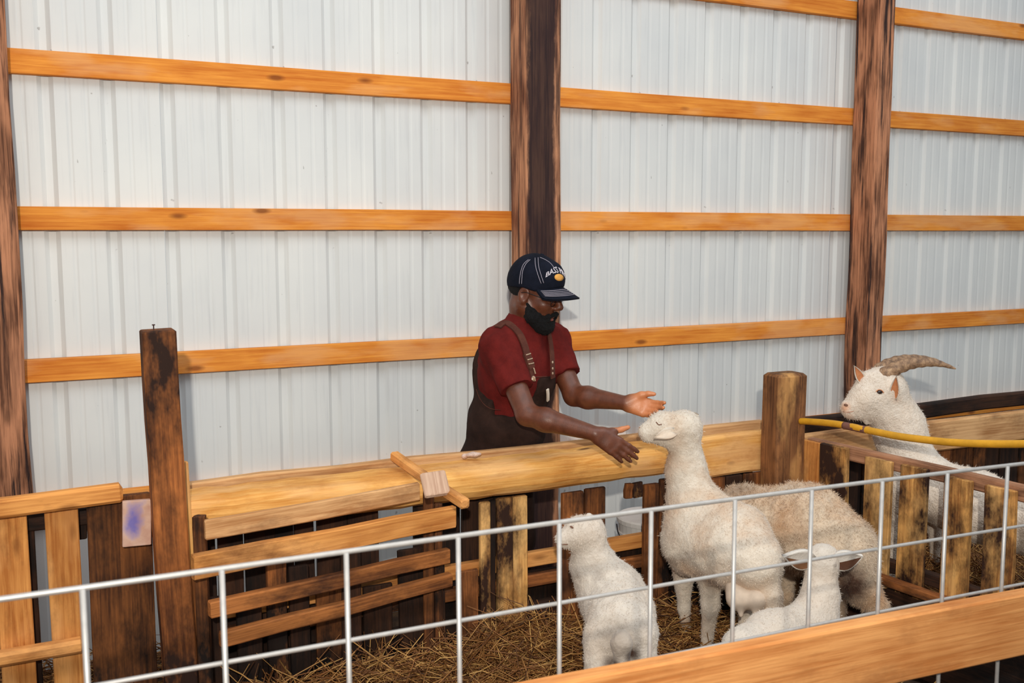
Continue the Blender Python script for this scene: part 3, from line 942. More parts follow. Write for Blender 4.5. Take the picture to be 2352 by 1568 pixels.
M_ear_pink = plain('pink_ear_skin', srgb(214, 140, 92), .7, noise=.25, nscale=40)
M_eye = plain('dark_eye', srgb(38, 24, 20), .2, 0, .6)
M_nose = plain('nose_skin', srgb(186, 130, 104), .6, noise=.3, nscale=60)
M_mouth = plain('mouth_line', srgb(120, 84, 66), .8)
M_hoof = plain('hoof', srgb(70, 56, 46), .7, noise=.3, nscale=30)
M_horn = None

def Cn(sd, a, b, ra, rb, k=.04, op='+', squash=None):
    """cone between two (px, py, depth) points with radii in pixels"""
    sd.cone(W(*a), W(*b), PM(ra, a[2]), PM(rb, b[2]), k, op, squash=squash)

def leg(sd, top, knee, fx, fz, h, r0, r1, r2, hooves, k=.03, hr=1.0):
    """top, knee: (px, py, depth) points; foot at column fx, depth fz on ground h"""
    T, K = W(*top), W(*knee)
    Fp = foot(fx, fz, h + .05)
    sd.cone(T, K, r0, r1, k); sd.cone(K, Fp, r1, r2, k * .7)
    sd.cone(Fp, Fp + Vector((0, 0, .01)), r2 * 1.15, r2 * 1.1, .015)
    hooves.append((Fp, r2 * hr))

def add_hooves(parent, hooves, h):
    for (p, r) in hooves:
        V = []; F = []
        n = 10
        for z_, s in ((.058, .95), (.03, 1.1), (.0, 1.3)):
            for k in range(n):
                a = math.tau * k / n
                V.append((p.x + r * s * math.cos(a), p.y + r * s * math.sin(a), h + z_ - .004))
        for i in range(2):
            for k in range(n):
                a = i * n + k; b = i * n + (k + 1) % n
                F.append((a + n, b + n, b, a))
        F.append(tuple(range(n))); F.append(tuple(range(3 * n - 1, 2 * n - 1, -1)))
        mesh_obj('hoof', V, F, M_hoof, parent, origin=(p.x, p.y, h))

def fleece(a1, s1, a2, s2, seed=1):
    return lambda V: a1 * vnoise(V, s1, seed) + a2 * np.maximum(vnoise(V, s2, seed + 9), -.2)

def dot_on(name, sd, px, py, rx, ry, mat, parent, lift=.001, rot=0.0, dome=.3, n=14):
    """a small lens-shaped patch lying on the surface seen at a pixel"""
    c, s = math.cos(rot), math.sin(rot)
    qx, qy = [px], [py]
    for ring in (.5, 1.0):
        for k in range(n):
            a = math.tau * k / n
            ex, ey = rx * ring * math.cos(a), ry * ring * math.sin(a)
            qx.append(px + ex * c - ey * s); qy.append(py + ex * s + ey * c)
    P, N = sd.hit(qx, qy)
    z = np.linalg.norm(P[0] - np.array(CAMP))
    hgt = dome * min(rx, ry) * z / 2300.0
    up = np.array([1.0] + [.75] * n + [0.0] * n)
    P = P + N * (lift + hgt * up)[:, None]
    F = [(0, 1 + (k + 1) % n, 1 + k) for k in range(n)]
    F += [(1 + k, 1 + (k + 1) % n, 1 + n + (k + 1) % n, 1 + n + k) for k in range(n)]
    low = P[1 + n:] - N[1 + n:] * .004
    b0 = len(P)
    P = np.concatenate([P, low])
    F += [(1 + n + k, 1 + n + (k + 1) % n, b0 + (k + 1) % n, b0 + k) for k in range(n)]
    return mesh_obj(name, [tuple(p) for p in P], F, mat, parent, origin=P[0], smooth=True)

def line_on(name, sd, pts, rad, mat, parent, lift=0.0, n=6, dense=4):
    pp = smooth_path([(x, y, 0) for x, y in pts], dense)
    P, N = sd.hit([p.x for p in pp], [p.y for p in pp], lift=lift)
    return tube(name, [Vector(p) for p in P], rad, mat, parent, n=n)

def ear(name, base, tip, width, thick, facing, mat, parent, inner=None, droop=0.0, half=False, cupd=.35):
    """leaf-shaped ear from base to tip, hollow side towards `facing`"""
    base, tip = Vector(base), Vector(tip)
    ax = tip - base; L = ax.length; x = ax.normalized()
    f = Vector(facing); f = (f - x * f.dot(x)).normalized(); s = x.cross(f)
    V, F = [], []
    n, mseg = 9, 9
    def row(off, scale):
        st = len(V)
        for i in range(mseg):
            t = i / (mseg - 1)
            wd = width * scale * (math.sin(math.pi * (0.12 + .88 * t) ** .8) * .92 + .08 * (1 - t)) * .5
            for j in range(n):
                q = -1 + 2 * j / (n - 1)
                cup = -cupd * width * (1 - q * q) * (1 - .5 * t)
                p = base + x * (L * (t * scale + (1 - scale) * .5)) + s * (wd * q) + f * (cup + off) - Vector((0, 0, droop * t * t))
                V.append(tuple(p))
        return st
    a = row(thick / 2, 1.0); b = row(-thick / 2, 1.0)
    for i in range(mseg - 1):
        for j in range(n - 1):
            p = i * n + j
            F.append((a + p, a + p + n, a + p + n + 1, a + p + 1)); F.append((b + p, b + p + 1, b + p + n + 1, b + p + n))
    for i in range(mseg - 1):
        for j in (0, n - 1):
            p = i * n + j
            F.append((a + p, b + p, b + p + n, a + p + n) if j == 0 else (a + p, a + p + n, b + p + n, b + p))
    for i in (0, mseg - 1):
        for j in range(n - 1):
            p = i * n + j
            F.append((a + p, a + p + 1, b + p + 1, b + p) if i == 0 else (a + p, b + p, b + p + 1, a + p + 1))
    o = mesh_obj(name, V, F, mat, parent, origin=base, smooth=True)
    if inner:
        V2, F2 = [], []
        for i in range(mseg):
            t = i / (mseg - 1)
            wd = width * .72 * (math.sin(math.pi * (0.12 + .88 * t) ** .8) * .92 + .08 * (1 - t)) * .5
            for j in range(5):
                q = -1 + 2 * j / 4
                if half: q = (-1.25 + 1.15 * j / 4) * (1 if s.z > 0 else -1)
                cup = -cupd * width * (1 - (q * .72) ** 2) * (1 - .5 * t)
                V2.append(tuple(base + x * (L * (.06 + .86 * t)) + s * (wd * q) + f * (cup + thick / 2 + .0015) - Vector((0, 0, droop * t * t))))
        for i in range(mseg - 1):
            for j in range(4):
                p = i * 5 + j
                F2.append((p, p + 5, p + 6, p + 1))
        mesh_obj('ear_lining', V2, F2, inner, o, origin=base, smooth=True)
    return o

# --- ewe stretching her neck up to the man's hands
s = SDF()
Cn(s, (1483, 990, 3.86), (1522, 978, 3.87), 17, 31, .03)
Cn(s, (1522, 978, 3.87), (1566, 980, 3.89), 31, 34, .03)
Cn(s, (1566, 978, 3.89), (1580, 976, 3.90), 30, 26, .03)
Cn(s, (1488, 1003, 3.86), (1545, 1008, 3.88), 11, 26, .03)
Cn(s, (1573, 988, 3.90), (1577, 1085, 3.92), 34, 41, .05)
Cn(s, (1577, 1085, 3.92), (1594, 1165, 3.90), 41, 60, .06)
Cn(s, (1594, 1165, 3.90), (1600, 1235, 3.86), 60, 74, .06)
Cn(s, (1600, 1235, 3.86), (1680, 1255, 3.74), 74, 90, .06)
Cn(s, (1640, 1170, 3.86), (1700, 1215, 3.76), 40, 60, .06)
Cn(s, (1680, 1260, 3.74), (1730, 1285, 3.62), 88, 72, .06)
Cn(s, (1565, 1255, 3.86), (1575, 1290, 3.84), 38, 30, .05)
Cn(s, (1738, 1320, 3.62), (1764, 1375, 3.58), 46, 30, .05)
hv = []
leg(s, (1568, 1290, 3.95), (1571, 1395, 3.96), 1583, 3.97, .085, .052, .024, .017, hv)
leg(s, (1630, 1300, 3.80), (1632, 1385, 3.80), 1626, 3.82, .085, .062, .034, .021, hv)
leg(s, (1764, 1370, 3.57), (1782, 1440, 3.55), 1774, 3.56, .085, .05, .03, .019, hv)
leg(s, (1700, 1340, 3.74), (1714, 1400, 3.78), 1706, 3.78, .085, .055, .03, .019, hv)
SPE = [(W(1558, 1330, 3.8), .06, .5), (W(1543, 1300, 3.78), .05, .45), (W(1690, 1330, 3.65), .10, .35), (W(1720, 1400, 3.6), .12, .4), (W(1640, 1330, 3.75), .06, .3), (W(1535, 1230, 3.78), .07, .3)]
ewe = solid('ewe', s, .008, M_ewe, None, foot(1650, 3.8, .08), fleece(.004, 14, .0035, 55), spots=SPE)
setup(ewe, 'tall cream ewe stretching her raised head to the man\'s hands', 'sheep')
add_hooves(ewe, hv, .085)
ear('ear', W(1552, 990, 3.81), W(1503, 1003, 3.77), .048, .010, -FV + UV * .8, M_ewe, ewe, droop=.004)
ear('ear', W(1588, 962, 3.93), W(1603, 952, 3.98), .045, .010, -FV, M_ewe, ewe)
line_on('closed_eye', s, [(1507, 969), (1513, 975), (1520, 974)], .0022, M_mouth, ewe)
line_on('mouth', s, [(1466, 998), (1474, 1001), (1488, 1003)], .0016, M_mouth, ewe)
dot_on('nostril', s, 1468, 980, 3.0, 4.0, M_nose, ewe)
# udder between the hind legs
u = SDF()
Cn(u, (1694, 1335, 3.64), (1699, 1372, 3.58), 30, 33, .012)
Cn(u, (1742, 1335, 3.62), (1736, 1374, 3.56), 28, 31, .012)
Cn(u, (1700, 1385, 3.55), (1702, 1412, 3.54), 10, 6, .012)
Cn(u, (1736, 1385, 3.54), (1735, 1412, 3.53), 10, 6, .012)
solid('udder', u, .005, plain('udder_skin', srgb(222, 202, 182), .8, noise=.15), ewe, W(1712, 1365, 3.6))

# --- beige ewe behind, head down behind the first one
s2 = SDF()
Cn(s2, (1722, 1205, 4.12), (1850, 1215, 4.00), 88, 100, .06)
Cn(s2, (1850, 1215, 4.00), (1932, 1258, 3.87), 100, 84, .06)
Cn(s2, (1700, 1180, 4.14), (1662, 1215, 4.14), 62, 46, .05)
Cn(s2, (1662, 1215, 4.14), (1630, 1290, 4.10), 46, 34, .05)
Cn(s2, (1630, 1290, 4.10), (1622, 1340, 4.06), 32, 18, .04)
Cn(s2, (1955, 1300, 3.84), (1972, 1340, 3.82), 58, 42, .06)
hv = []
leg(s2, (1968, 1335, 3.80), (2020, 1396, 3.78), 2006, 3.76, .085, .075, .034, .022, hv, k=.05)
leg(s2, (1902, 1340, 3.92), (1918, 1400, 3.94), 1898, 3.92, .085, .07, .034, .022, hv, k=.05)
leg(s2, (1735, 1310, 4.10), (1735, 1380, 4.08), 1735, 4.08, .085, .055, .03, .02, hv)
leg(s2, (1800, 1310, 4.12), (1805, 1370, 4.12), 1800, 4.12, .085, .055, .03, .02, hv)
SP2 = [(W(1940, 1340, 3.74), .13, 1.0), (W(1905, 1345, 3.8), .14, 1.0), (W(1990, 1370, 3.8), .08, .5), (W(1850, 1300, 3.9), .12, .4), (W(1700, 1125, 4.1), .1, .35)]  # inner thigh spots mix dirt with shade painted between the hind legs
def fz2(V):
    top = np.clip((V[:, 2] - .62) / .12, 0, 1)
    return .006 * vnoise(V, 11, 3) + (.004 + .008 * top) * np.maximum(vnoise(V, 38, 4), -.15)
ewe2 = solid('ewe', s2, .008, M_ewe2, None, foot(1850, 4.05, .08), fz2, spots=SP2)
setup(ewe2, 'beige woolly ewe behind, rump to the right and head hidden', 'sheep')
add_hooves(ewe2, hv, .085)
tl = SDF(); Cn(tl, (2002, 1225, 3.86), (2016, 1300, 3.83), 13, 8, .02)
ear('ear', W(1640, 1262, 4.20), W(1668, 1248, 4.28), .05, .01, -FV, M_ewe2, ewe2)

# --- lamb seen from behind with its head in profile
s3 = SDF()
Cn(s3, (1295, 1236, 3.40), (1330, 1222, 3.42), 19, 32, .03)
Cn(s3, (1330, 1222, 3.42), (1352, 1222, 3.44), 33, 34, .03)
Cn(s3, (1293, 1247, 3.40), (1338, 1242, 3.43), 10, 24, .025)
Cn(s3, (1350, 1226, 3.45), (1364, 1300, 3.46), 34, 50, .05)
Cn(s3, (1364, 1300, 3.46), (1398, 1370, 3.44), 50, 66, .05)
Cn(s3, (1398, 1370, 3.44), (1425, 1445, 3.24), 66, 80, .06)
Cn(s3, (1432, 1350, 3.44), (1440, 1400, 3.34), 46, 64, .06)
Cn(s3, (1380, 1470, 3.20), (1377, 1530, 3.18), 40, 32, .05)
Cn(s3, (1468, 1460, 3.20), (1476, 1520, 3.18), 42, 30, .05)
hv = []
leg(s3, (1376, 1525, 3.18), (1374, 1585, 3.20), 1372, 3.18, .085, .042, .026, .018, hv)
leg(s3, (1478, 1515, 3.18), (1478, 1580, 3.20), 1478, 3.18, .085, .04, .026, .018, hv)
leg(s3, (1368, 1400, 3.48), (1364, 1470, 3.50), 1362, 3.50, .085, .04, .024, .017, hv)
leg(s3, (1420, 1420, 3.50), (1420, 1480, 3.52), 1420, 3.52, .085, .04, .024, .017, hv)
SP3 = [(W(1425, 1470, 3.1), .11, .38), (W(1405, 1530, 3.12), .045, 1.0), (W(1450, 1505, 3.12), .038, 1.0), (W(1432, 1480, 3.12), .05, .55), (W(1405, 1455, 3.12), .035, .5), (W(1480, 1435, 3.15), .04, .25), (W(1345, 1320, 3.4), .03, .35), (W(1375, 1322, 3.36), .03, .3), (W(1312, 1208, 3.38), .012, .5)]
lamb = solid('lamb', s3, .007, M_lamb, None, foot(1420, 3.3, .08), fleece(.004, 16, .0035, 60, 4), spots=SP3)
setup(lamb, 'cream lamb with its muddy rump towards the wire and head in profile', 'sheep')
add_hooves(lamb, hv, .085)
er = SDF(); Cn(er, (1350, 1206, 3.43), (1353, 1186, 3.43), 13, 9, .02)
solid('ear', er, .004, M_lamb, lamb, W(1351, 1206, 3.43), fleece(.001, 40, .001, 90), spots=[])
ear('ear', W(1338, 1212, 3.49), W(1330, 1182, 3.52), .040, .010, -RV, M_lamb, lamb)
line_on('mouth', s3, [(1277, 1247), (1288, 1250), (1304, 1250)], .0022, M_mouth, lamb)
dot_on('eye', s3, 1313, 1210, 4.2, 2.2, M_mouth, lamb, rot=.5)
dot_on('nostril', s3, 1282, 1226, 2.2, 3.5, M_mouth, lamb)
tl = SDF(); Cn(tl, (1432, 1425, 3.20), (1428, 1478, 3.13), 24, 24, .02); Cn(tl, (1428, 1478, 3.13), (1427, 1535, 3.14), 24, 17, .02)
solid('tail', tl, .006, M_lamb, lamb, W(1430, 1440, 3.12), fleece(.003, 20, .003, 60, 2), spots=SP3)

# --- small white lamb facing away, ears spread
s4 = SDF()
Cn(s4, (1889, 1289, 3.43), (1893, 1300, 3.52), 41, 30, .03)
Cn(s4, (1902, 1276, 3.43), (1902, 1282, 3.44), 16, 16, .03)
Cn(s4, (1893, 1300, 3.52), (1900, 1318, 3.60), 24, 15, .03)
Cn(s4, (1888, 1305, 3.44), (1884, 1370, 3.40), 32, 38, .04)
Cn(s4, (1884, 1370, 3.40), (1868, 1430, 3.37), 38, 52, .05)
Cn(s4, (1868, 1430, 3.37), (1775, 1462, 3.24), 52, 58, .05)
Cn(s4, (1775, 1462, 3.24), (1705, 1487, 3.14), 58, 50, .05)
hv = []
leg(s4, (1860, 1470, 3.30), (1858, 1530, 3.30), 1856, 3.30, .085, .035, .021, .015, hv)
leg(s4, (1905, 1460, 3.44), (1905, 1520, 3.44), 1904, 3.44, .085, .035, .021, .015, hv)
leg(s4, (1700, 1515, 3.08), (1690, 1570, 3.06), 1696, 3.07, .085, .04, .022, .015, hv)
leg(s4, (1735, 1510, 3.24), (1726, 1560, 3.24), 1730, 3.24, .085, .04, .022, .015, hv)
SP4 = [(W(1866, 1266, 3.38), .012, .8), (W(1880, 1286, 3.36), .014, .8), (W(1884, 1302, 3.36), .013, .7), (W(1915, 1298, 3.38), .013, .8)]
lamb2 = solid('lamb', s4, .006, M_lamb, None, foot(1800, 3.28, .08), fleece(.003, 18, .0025, 65, 7), spots=SP4)
setup(lamb2, 'small white lamb facing away with its ears spread sideways', 'sheep')
add_hooves(lamb2, hv, .085)
M_earlamb = attr_mat('lamb_ear', srgb(224, 216, 206), srgb(120, 76, 46), 'none', rough=.85, bump=.3)
ear('ear', W(1866, 1288, 3.40), W(1798, 1277, 3.36), .078, .018, -UV * .15 - FV, M_earlamb, lamb2, inner=plain('ear_brown', srgb(126, 84, 54), .8, noise=.4), half=True, cupd=.10)
ear('ear', W(1914, 1292, 3.40), W(1982, 1276, 3.38), .078, .018, -UV * .15 - FV, M_earlamb, lamb2, inner=plain('ear_brown_dark', srgb(96, 60, 40), .8, noise=.4), half=True, cupd=.10)

# --- horned white goat in the far pen
s5 = SDF()
Cn(s5, (1948, 936, 4.33), (1986, 914, 4.34), 19, 33, .03)
Cn(s5, (1986, 914, 4.34), (2030, 892, 4.36), 33, 45, .03)
Cn(s5, (2000, 880, 4.36), (2030, 872, 4.38), 32, 30, .03)
Cn(s5, (1955, 950, 4.33), (2015, 938, 4.35), 13, 34, .03)
Cn(s5, (2036, 905, 4.38), (2062, 975, 4.38), 46, 54, .05)
Cn(s5, (2062, 975, 4.38), (2100, 1108, 4.34), 52, 72, .06)
Cn(s5, (2100, 1108, 4.34), (2236, 1160, 4.14), 72, 78, .06)
Cn(s5, (2236, 1160, 4.14), (2390, 1212, 3.92), 78, 76, .06)
hv = []
leg(s5, (2085, 1130, 4.26), (2057, 1225, 4.28), 2056, 4.27, .24, .055, .026, .018, hv)
leg(s5, (2140, 1150, 4.40), (2150, 1240, 4.42), 2150, 4.42, .24, .055, .026, .018, hv)
leg(s5, (2385, 1210, 3.84), (2400, 1290, 3.82), 2390, 3.84, .24, .06, .03, .02, hv)
leg(s5, (2400, 1190, 4.02), (2420, 1270, 4.02), 2410, 4.02, .24, .06, .03, .02, hv)
SP5 = [(W(1938, 935, 4.3), .035, .75), (W(2053, 915, 4.3), .035, .4), (W(1950, 960, 4.3), .03, .3)]
goat = solid('goat', s5, .007, M_goat, None, foot(2220, 4.15, .24), fleece(.003, 16, .003, 70, 11), spots=SP5)
setup(goat, 'white goat with long swept-back horns behind the picket partition', 'goat')
add_hooves(goat, hv, .24)
ear('ear', W(1984, 880, 4.33), W(1962, 839, 4.33), .042, .008, -FV, M_goat, goat, inner=M_ear_pink)
ear('ear', W(2052, 918, 4.27), W(2059, 862, 4.25), .044, .008, -FV * .8 - RV * .5, M_goat, goat, inner=M_ear_pink)
dot_on('eye', s5, 2021, 900, 6.5, 4.5, M_eye, goat, rot=.15, dome=.4)
line_on('eyelid', s5, [(2012, 899), (2018, 895), (2025, 896), (2030, 902)], .0022, M_ear_pink, goat)
dot_on('nostril', s5, 1943, 930, 5.0, 2.8, M_mouth, goat, rot=.2)
line_on('mouth', s5, [(1936, 945), (1948, 947), (1960, 944), (1968, 941)], .0016, M_nose, goat)
bd = SDF()
Cn(bd, (1985, 955, 4.33), (1990, 972, 4.33), 12, 5, .015); Cn(bd, (1995, 957, 4.34), (1998, 972, 4.34), 9, 4, .015)
solid('beard', bd, .005, M_goat, goat, W(1990, 960, 4.33), fleece(.002, 30, .002, 80, 2), spots=[])
def horn_material():
    m = NT('ridged_horn')
    tc = m.n('ShaderNodeTexCoord')
    nz = m.n('ShaderNodeTexNoise', i_Scale=42.0, i_Detail=6.0, i_Roughness=.7); m.l(tc.outputs['Object'], nz.inputs[0])
    m.l(m.ramp(nz.outputs[0], [(.32, srgb(84, 62, 48)), (.55, srgb(158, 124, 94)), (.75, srgb(206, 170, 130))]), m.b.inputs['Base Color'])
    m.b.inputs['Roughness'].default_value = .6
    m.bump(nz.outputs[0], .6, .01)
    return m.m
M_horn = horn_material()
def horn(path, r0, parent):
    P = smooth_path([W(*p) for p in path], 10)
    n = len(P)
    rad = []
    for i in range(n):
        t = i / (n - 1)
        rad.append(r0 * (1 - t) ** .72 * (1 + .07 * math.sin(t * 58)) + .0012)
    return tube('horn', P, rad, M_horn, parent, n=14)
horn([(2022, 872, 4.34), (2046, 852, 4.335), (2085, 836, 4.33), (2125, 832, 4.32), (2162, 836, 4.31), (2196, 847, 4.30)], .037, goat)
horn([(2010, 862, 4.41), (2032, 842, 4.42), (2068, 828, 4.44), (2108, 824, 4.46), (2148, 829, 4.48), (2180, 840, 4.50)], .034, goat)

# ---------------------------------------------------------------- the man
def skin_material():
    m = NT('brown_skin')
    tc = m.n('ShaderNodeTexCoord')
    at = m.n('ShaderNodeAttribute', attribute_name='palm')
    nz = m.n('ShaderNodeTexNoise', i_Scale=34.0, i_Detail=5.0); m.l(tc.outputs['Object'], nz.inputs[0])
    c = m.ramp(nz.outputs[0], [(.3, srgb(90, 49, 32)), (.7, srgb(112, 62, 41))])
    c = m.mix(at.outputs['Fac'], c, srgb(206, 130, 84))
    m.l(c, m.b.inputs['Base Color'])
    m.b.inputs['Roughness'].default_value = .4
    m.b.inputs['Specular IOR Level'].default_value = .5
    n2 = m.n('ShaderNodeTexNoise', i_Scale=220.0, i_Detail=2.0); m.l(tc.outputs['Object'], n2.inputs[0])
    m.bump(n2.outputs[0], .12, .004)
    return m.m
M_skin = skin_material()
def cloth(name, c1, c2, bump=.35, scale=260.0, rough=.9, sheen=.0):
    m = NT(name)
    tc = m.n('ShaderNodeTexCoord')
    nz = m.n('ShaderNodeTexNoise', i_Scale=14.0, i_Detail=6.0, i_Roughness=.7); m.l(tc.outputs['Object'], nz.inputs[0])
    m.l(m.ramp(nz.outputs[0], [(.3, c1), (.7, c2)]), m.b.inputs['Base Color'])
    m.b.inputs['Roughness'].default_value = rough
    m.b.inputs['Specular IOR Level'].default_value = .15
    if sheen: m.b.inputs['Sheen Weight'].default_value = sheen
    n2 = m.n('ShaderNodeTexNoise', i_Scale=scale, i_Detail=2.0); m.l(tc.outputs['Object'], n2.inputs[0])
    m.bump(n2.outputs[0], bump, .004)
    return m.m
M_shirt = cloth('maroon_cotton', srgb(84, 22, 20), srgb(112, 32, 28))
M_over = cloth('dark_brown_duck', srgb(36, 24, 20), srgb(56, 38, 32))
M_strap = cloth('brown_webbing', srgb(74, 40, 34), srgb(104, 62, 50))
M_cap = cloth('navy_denim', srgb(12, 16, 26), srgb(24, 28, 42), scale=320)
M_stitch = plain('pale_thread', srgb(168, 160, 172), .9)
M_letter = plain('white_embroidery', srgb(206, 198, 204), .9)
M_patch_o = plain('orange_embroidery', srgb(238, 172, 84), .85, noise=.2, nscale=200)
M_bushy = plain('black_hair', srgb(14, 12, 13), .9, noise=.3, nscale=90, bump=.8, bscale=300)
M_metal = plain('brass_clip', srgb(214, 188, 160), .4, .5)
M_boot = plain('brown_leather', srgb(62, 40, 28), .6, noise=.3)
M_frame = plain('glasses_frame', srgb(30, 18, 16), .4)
M_lip = plain('lip', srgb(150, 84, 74), .5)

mf = (RV * .80 - FV * .60).normalized()          # chest direction
mr = (RV * -.60 - FV * .80).normalized()         # his right
ml = -mr
def arr(v): return np.array(v, float)
AX = np.array([arr(mf), arr(ml), [0, 0, 1.0]])
pel, wst, che, nek = W(1146, 1062, 4.22), W(1163, 975, 4.20), W(1188, 850, 4.18), W(1207, 742, 4.16)
shR, shL = W(1146, 792, 4.06), W(1264, 782, 4.29)
elR, elL = W(1210, 952, 3.90), W(1318, 908, 4.16)
wrR, wrL = W(1366, 995, 3.78), W(1436, 925, 4.02)

# head frame: looks to the right of the picture, a little towards us and down
al = math.radians(24); tl_ = math.radians(17)
h0 = (RV * math.cos(al) - FV * math.sin(al)).normalized()
hf = (h0 * math.cos(tl_) - UV * math.sin(tl_)).normalized()
hl = UV.cross(h0).normalized()
hu = hf.cross(hl).normalized()
HO = W(1226, 676, 4.13)
HS = 1.06
HA = np.array([arr(hf), arr(hl), arr(hu)])
def H(f_, l_, u_): return HO + (hf * f_ + hl * l_ + hu * u_) * HS
def hr3(a, b, c): return (a * HS, b * HS, c * HS)

def head_prims(s):
    s.ell(H(-.012, 0, .042), hr3(.098, .076, .095), HA, .02)
    s.ell(H(.036, 0, -.045), hr3(.066, .060, .082), HA, .03)
    s.ell(H(.070, 0, -.094), hr3(.028, .032, .022), HA, .025)
    for q in (-1, 1):
        s.cone(H(-.012, .056 * q, -.045), H(.063, .018 * q, -.094), .028, .022, .03)
        s.ell(H(.064, .040 * q, -.018), hr3(.028, .026, .024), HA, .02)
        s.ell(H(.088, .031 * q, .006), hr3(.012, .017, .011), HA, .012, '-')
        s.ell(H(.082, .031 * q, .005), hr3(.011, .014, .010), HA, .004)
        s.cone(H(.088, .012 * q, .022), H(.078, .050 * q, .022), .011, .010, .015)
        s.ell(H(.106, .015 * q, -.022), hr3(.012, .010, .009), HA, .008)
        # ear
        s.ell(H(-.010, .078 * q, .000), hr3(.024, .010, .034), HA, .006)
        s.ell(H(-.006, .088 * q, .003), hr3(.013, .008, .020), HA, .004, '-')
        s.ell(H(-.004, .080 * q, -.026), hr3(.010, .008, .010), HA, .006)
    s.cone(H(.096, 0, .022), H(.120, 0, -.013), .0095, .0145, .014)
    s.ell(H(.092, 0, -.058), hr3(.014, .025, .007), HA, .006)
    s.ell(H(.089, 0, -.071), hr3(.015, .022, .008), HA, .006)
    return s

def hand_prims(s, wrist, d, n, side, curl, spread=1.0, thumb=None, scale=1.0):
    """d: towards the fingers, n: out of the back of the hand, side: towards the thumb"""
    d, n = Vector(d).normalized(), Vector(n)
    n = (n - d * n.dot(d)).normalized()
    sd_ = n.cross(d)
    if sd_.dot(Vector(side)) < 0: sd_ = -sd_
    w0 = Vector(wrist)
    S = scale
    tips = []
    bases = [(.086, .030, .0135), (.090, .010, .0135), (.085, -.010, .0130), (.076, -.029, .0120)]
    lens = [(.042, .026, .021), (.046, .030, .022), (.043, .028, .021), (.034, .021, .019)]
    s.cone(w0 + d * .01 * S, w0 + d * .05 * S, .021 * S, .020 * S, .02, squash=(sd_, 1.45))
    for (bx, by, br), ln, cu in zip(bases, lens, curl):
        k0 = w0 + (d * bx + sd_ * by * spread) * S
        s.cone(w0 + (d * .012 + sd_ * by * .55) * S, k0, .0175 * S, br * S, .012)
        p = k0; a = cu[0] * .5
        dirv = (d + sd_ * by * 1.6 * spread).normalized()
        r_ = br * .80
        for i, l_ in enumerate(ln):
            a += cu[i]
            v = (dirv * math.cos(a) - n * math.sin(a)).normalized()
            q = p + v * l_ * S
            s.cone(p, q, r_ * S, r_ * .90 * S, .006)
            r_ *= .90; p = q
        tips.append(p)
    t0 = w0 + (d * .018 + sd_ * .022 - n * .006) * S
    t1 = w0 + (d * thumb[0][0] + sd_ * thumb[0][1] - n * thumb[0][2]) * S
    t2 = w0 + (d * thumb[1][0] + sd_ * thumb[1][1] - n * thumb[1][2]) * S
    t3 = w0 + (d * thumb[2][0] + sd_ * thumb[2][1] - n * thumb[2][2]) * S
    s.cone(t0, t1, .019 * S, .0145 * S, .02); s.cone(t1, t2, .0135 * S, .0115 * S, .01); s.cone(t2, t3, .0115 * S, .0092 * S, .006)
    return w0, d, n, sd_

body = SDF()
head_prims(body)
body.cone(H(-.028, 0, -.055), nek + Vector((0, 0, -.03)), .062, .066, .03)
body.ell(che, (.125, .17, .19), AX, .05)
body.ell(wst, (.13, .155, .17), AX, .05)
body.ell(pel, (.13, .16, .12), AX, .05)
for shp, elb, wri in ((shR, elR, wrR), (shL, elL, wrL)):
    body.cone(nek + Vector((0, 0, -.035)), shp, .045, .052, .05)
    body.cone(shp, elb, .054, .043, .03)
    mid = elb + (wri - elb) * .28
    body.cone(elb, mid, .042, .046, .02)
    body.cone(mid, wri, .046, .029, .02)
# near (right) hand: back of the hand towards us, thumb on top
dR = (W(1463, 1056, 3.77) - wrR)
HR_ = hand_prims(body, wrR + dR.normalized() * .012, dR, -FV * .85 + UV * .5 - RV * .25, UV, [(.10, .16, .12), (.12, .18, .14), (.16, .22, .16), (.20, .28, .2)], 1.0,
                 thumb=((.045, .046, .012), (.072, .072, .014), (.090, .094, .014)), scale=1.0)
# far (left) hand: open palm towards us
dL = (W(1524, 947, 3.97) - wrL)
HL_ = hand_prims(body, wrL + dL.normalized() * .008, dL, FV * .92 - UV * .30 + RV * .15, UV, [(.25, .35, .25), (.30, .45, .3), (.36, .5, .35), (.42, .5, .35)], 1.0,
                 thumb=((.050, .046, .016), (.078, .058, .020), (.102, .062, .022)), scale=.98)
# legs
feetpx = [(-.10, 0.02), (.10, -.04)]
legs = []
for q in (-1, 1):
    hip = pel + ml * (.085 * q) + Vector((0, 0, -.05))
    ft = Vector((pel.x, pel.y, 0)) + ml * (.12 * q) - mf * .02 + Vector((0, 0, .08))
    kn = (hip + ft) / 2 + mf * .02
    kn.z = .48
    legs.append((hip, kn, ft))
    body.cone(hip, kn, .082, .056, .04); body.cone(kn, ft, .055, .04, .03)
    body.cone(ft, ft + mf * .10 + Vector((0, 0, -.03)), .038, .032, .03)
palm_c = HL_[0] + HL_[1] * .06
person = None
V, Q = body.mesh(.0045)
V = relax(V, Q, 1, .4)
foot0 = Vector((pel.x, pel.y, 0))
person = np_mesh('person', V, Q, M_skin, None, foot0)
N = body.normal(V)
pal = np.zeros(len(V))
for (w0, d, n, sd_), ww in ((HL_, 1.0), (HR_, .25)):
    rel = V - arr(w0)
    along = rel @ arr(d); sid = rel @ arr(sd_)
    m_ = np.clip((along + .01) / .045, 0, 1) * (along < .24) * (np.linalg.norm(rel, axis=1) < .24)
    facing = np.clip((-(N @ arr(n)) + .05) / .35, 0, 1)
    pal = np.maximum(pal, m_ * facing * ww)
at = person.data.attributes.new('palm', 'FLOAT', 'POINT'); at.data.foreach_set('value', pal.astype(np.float32))
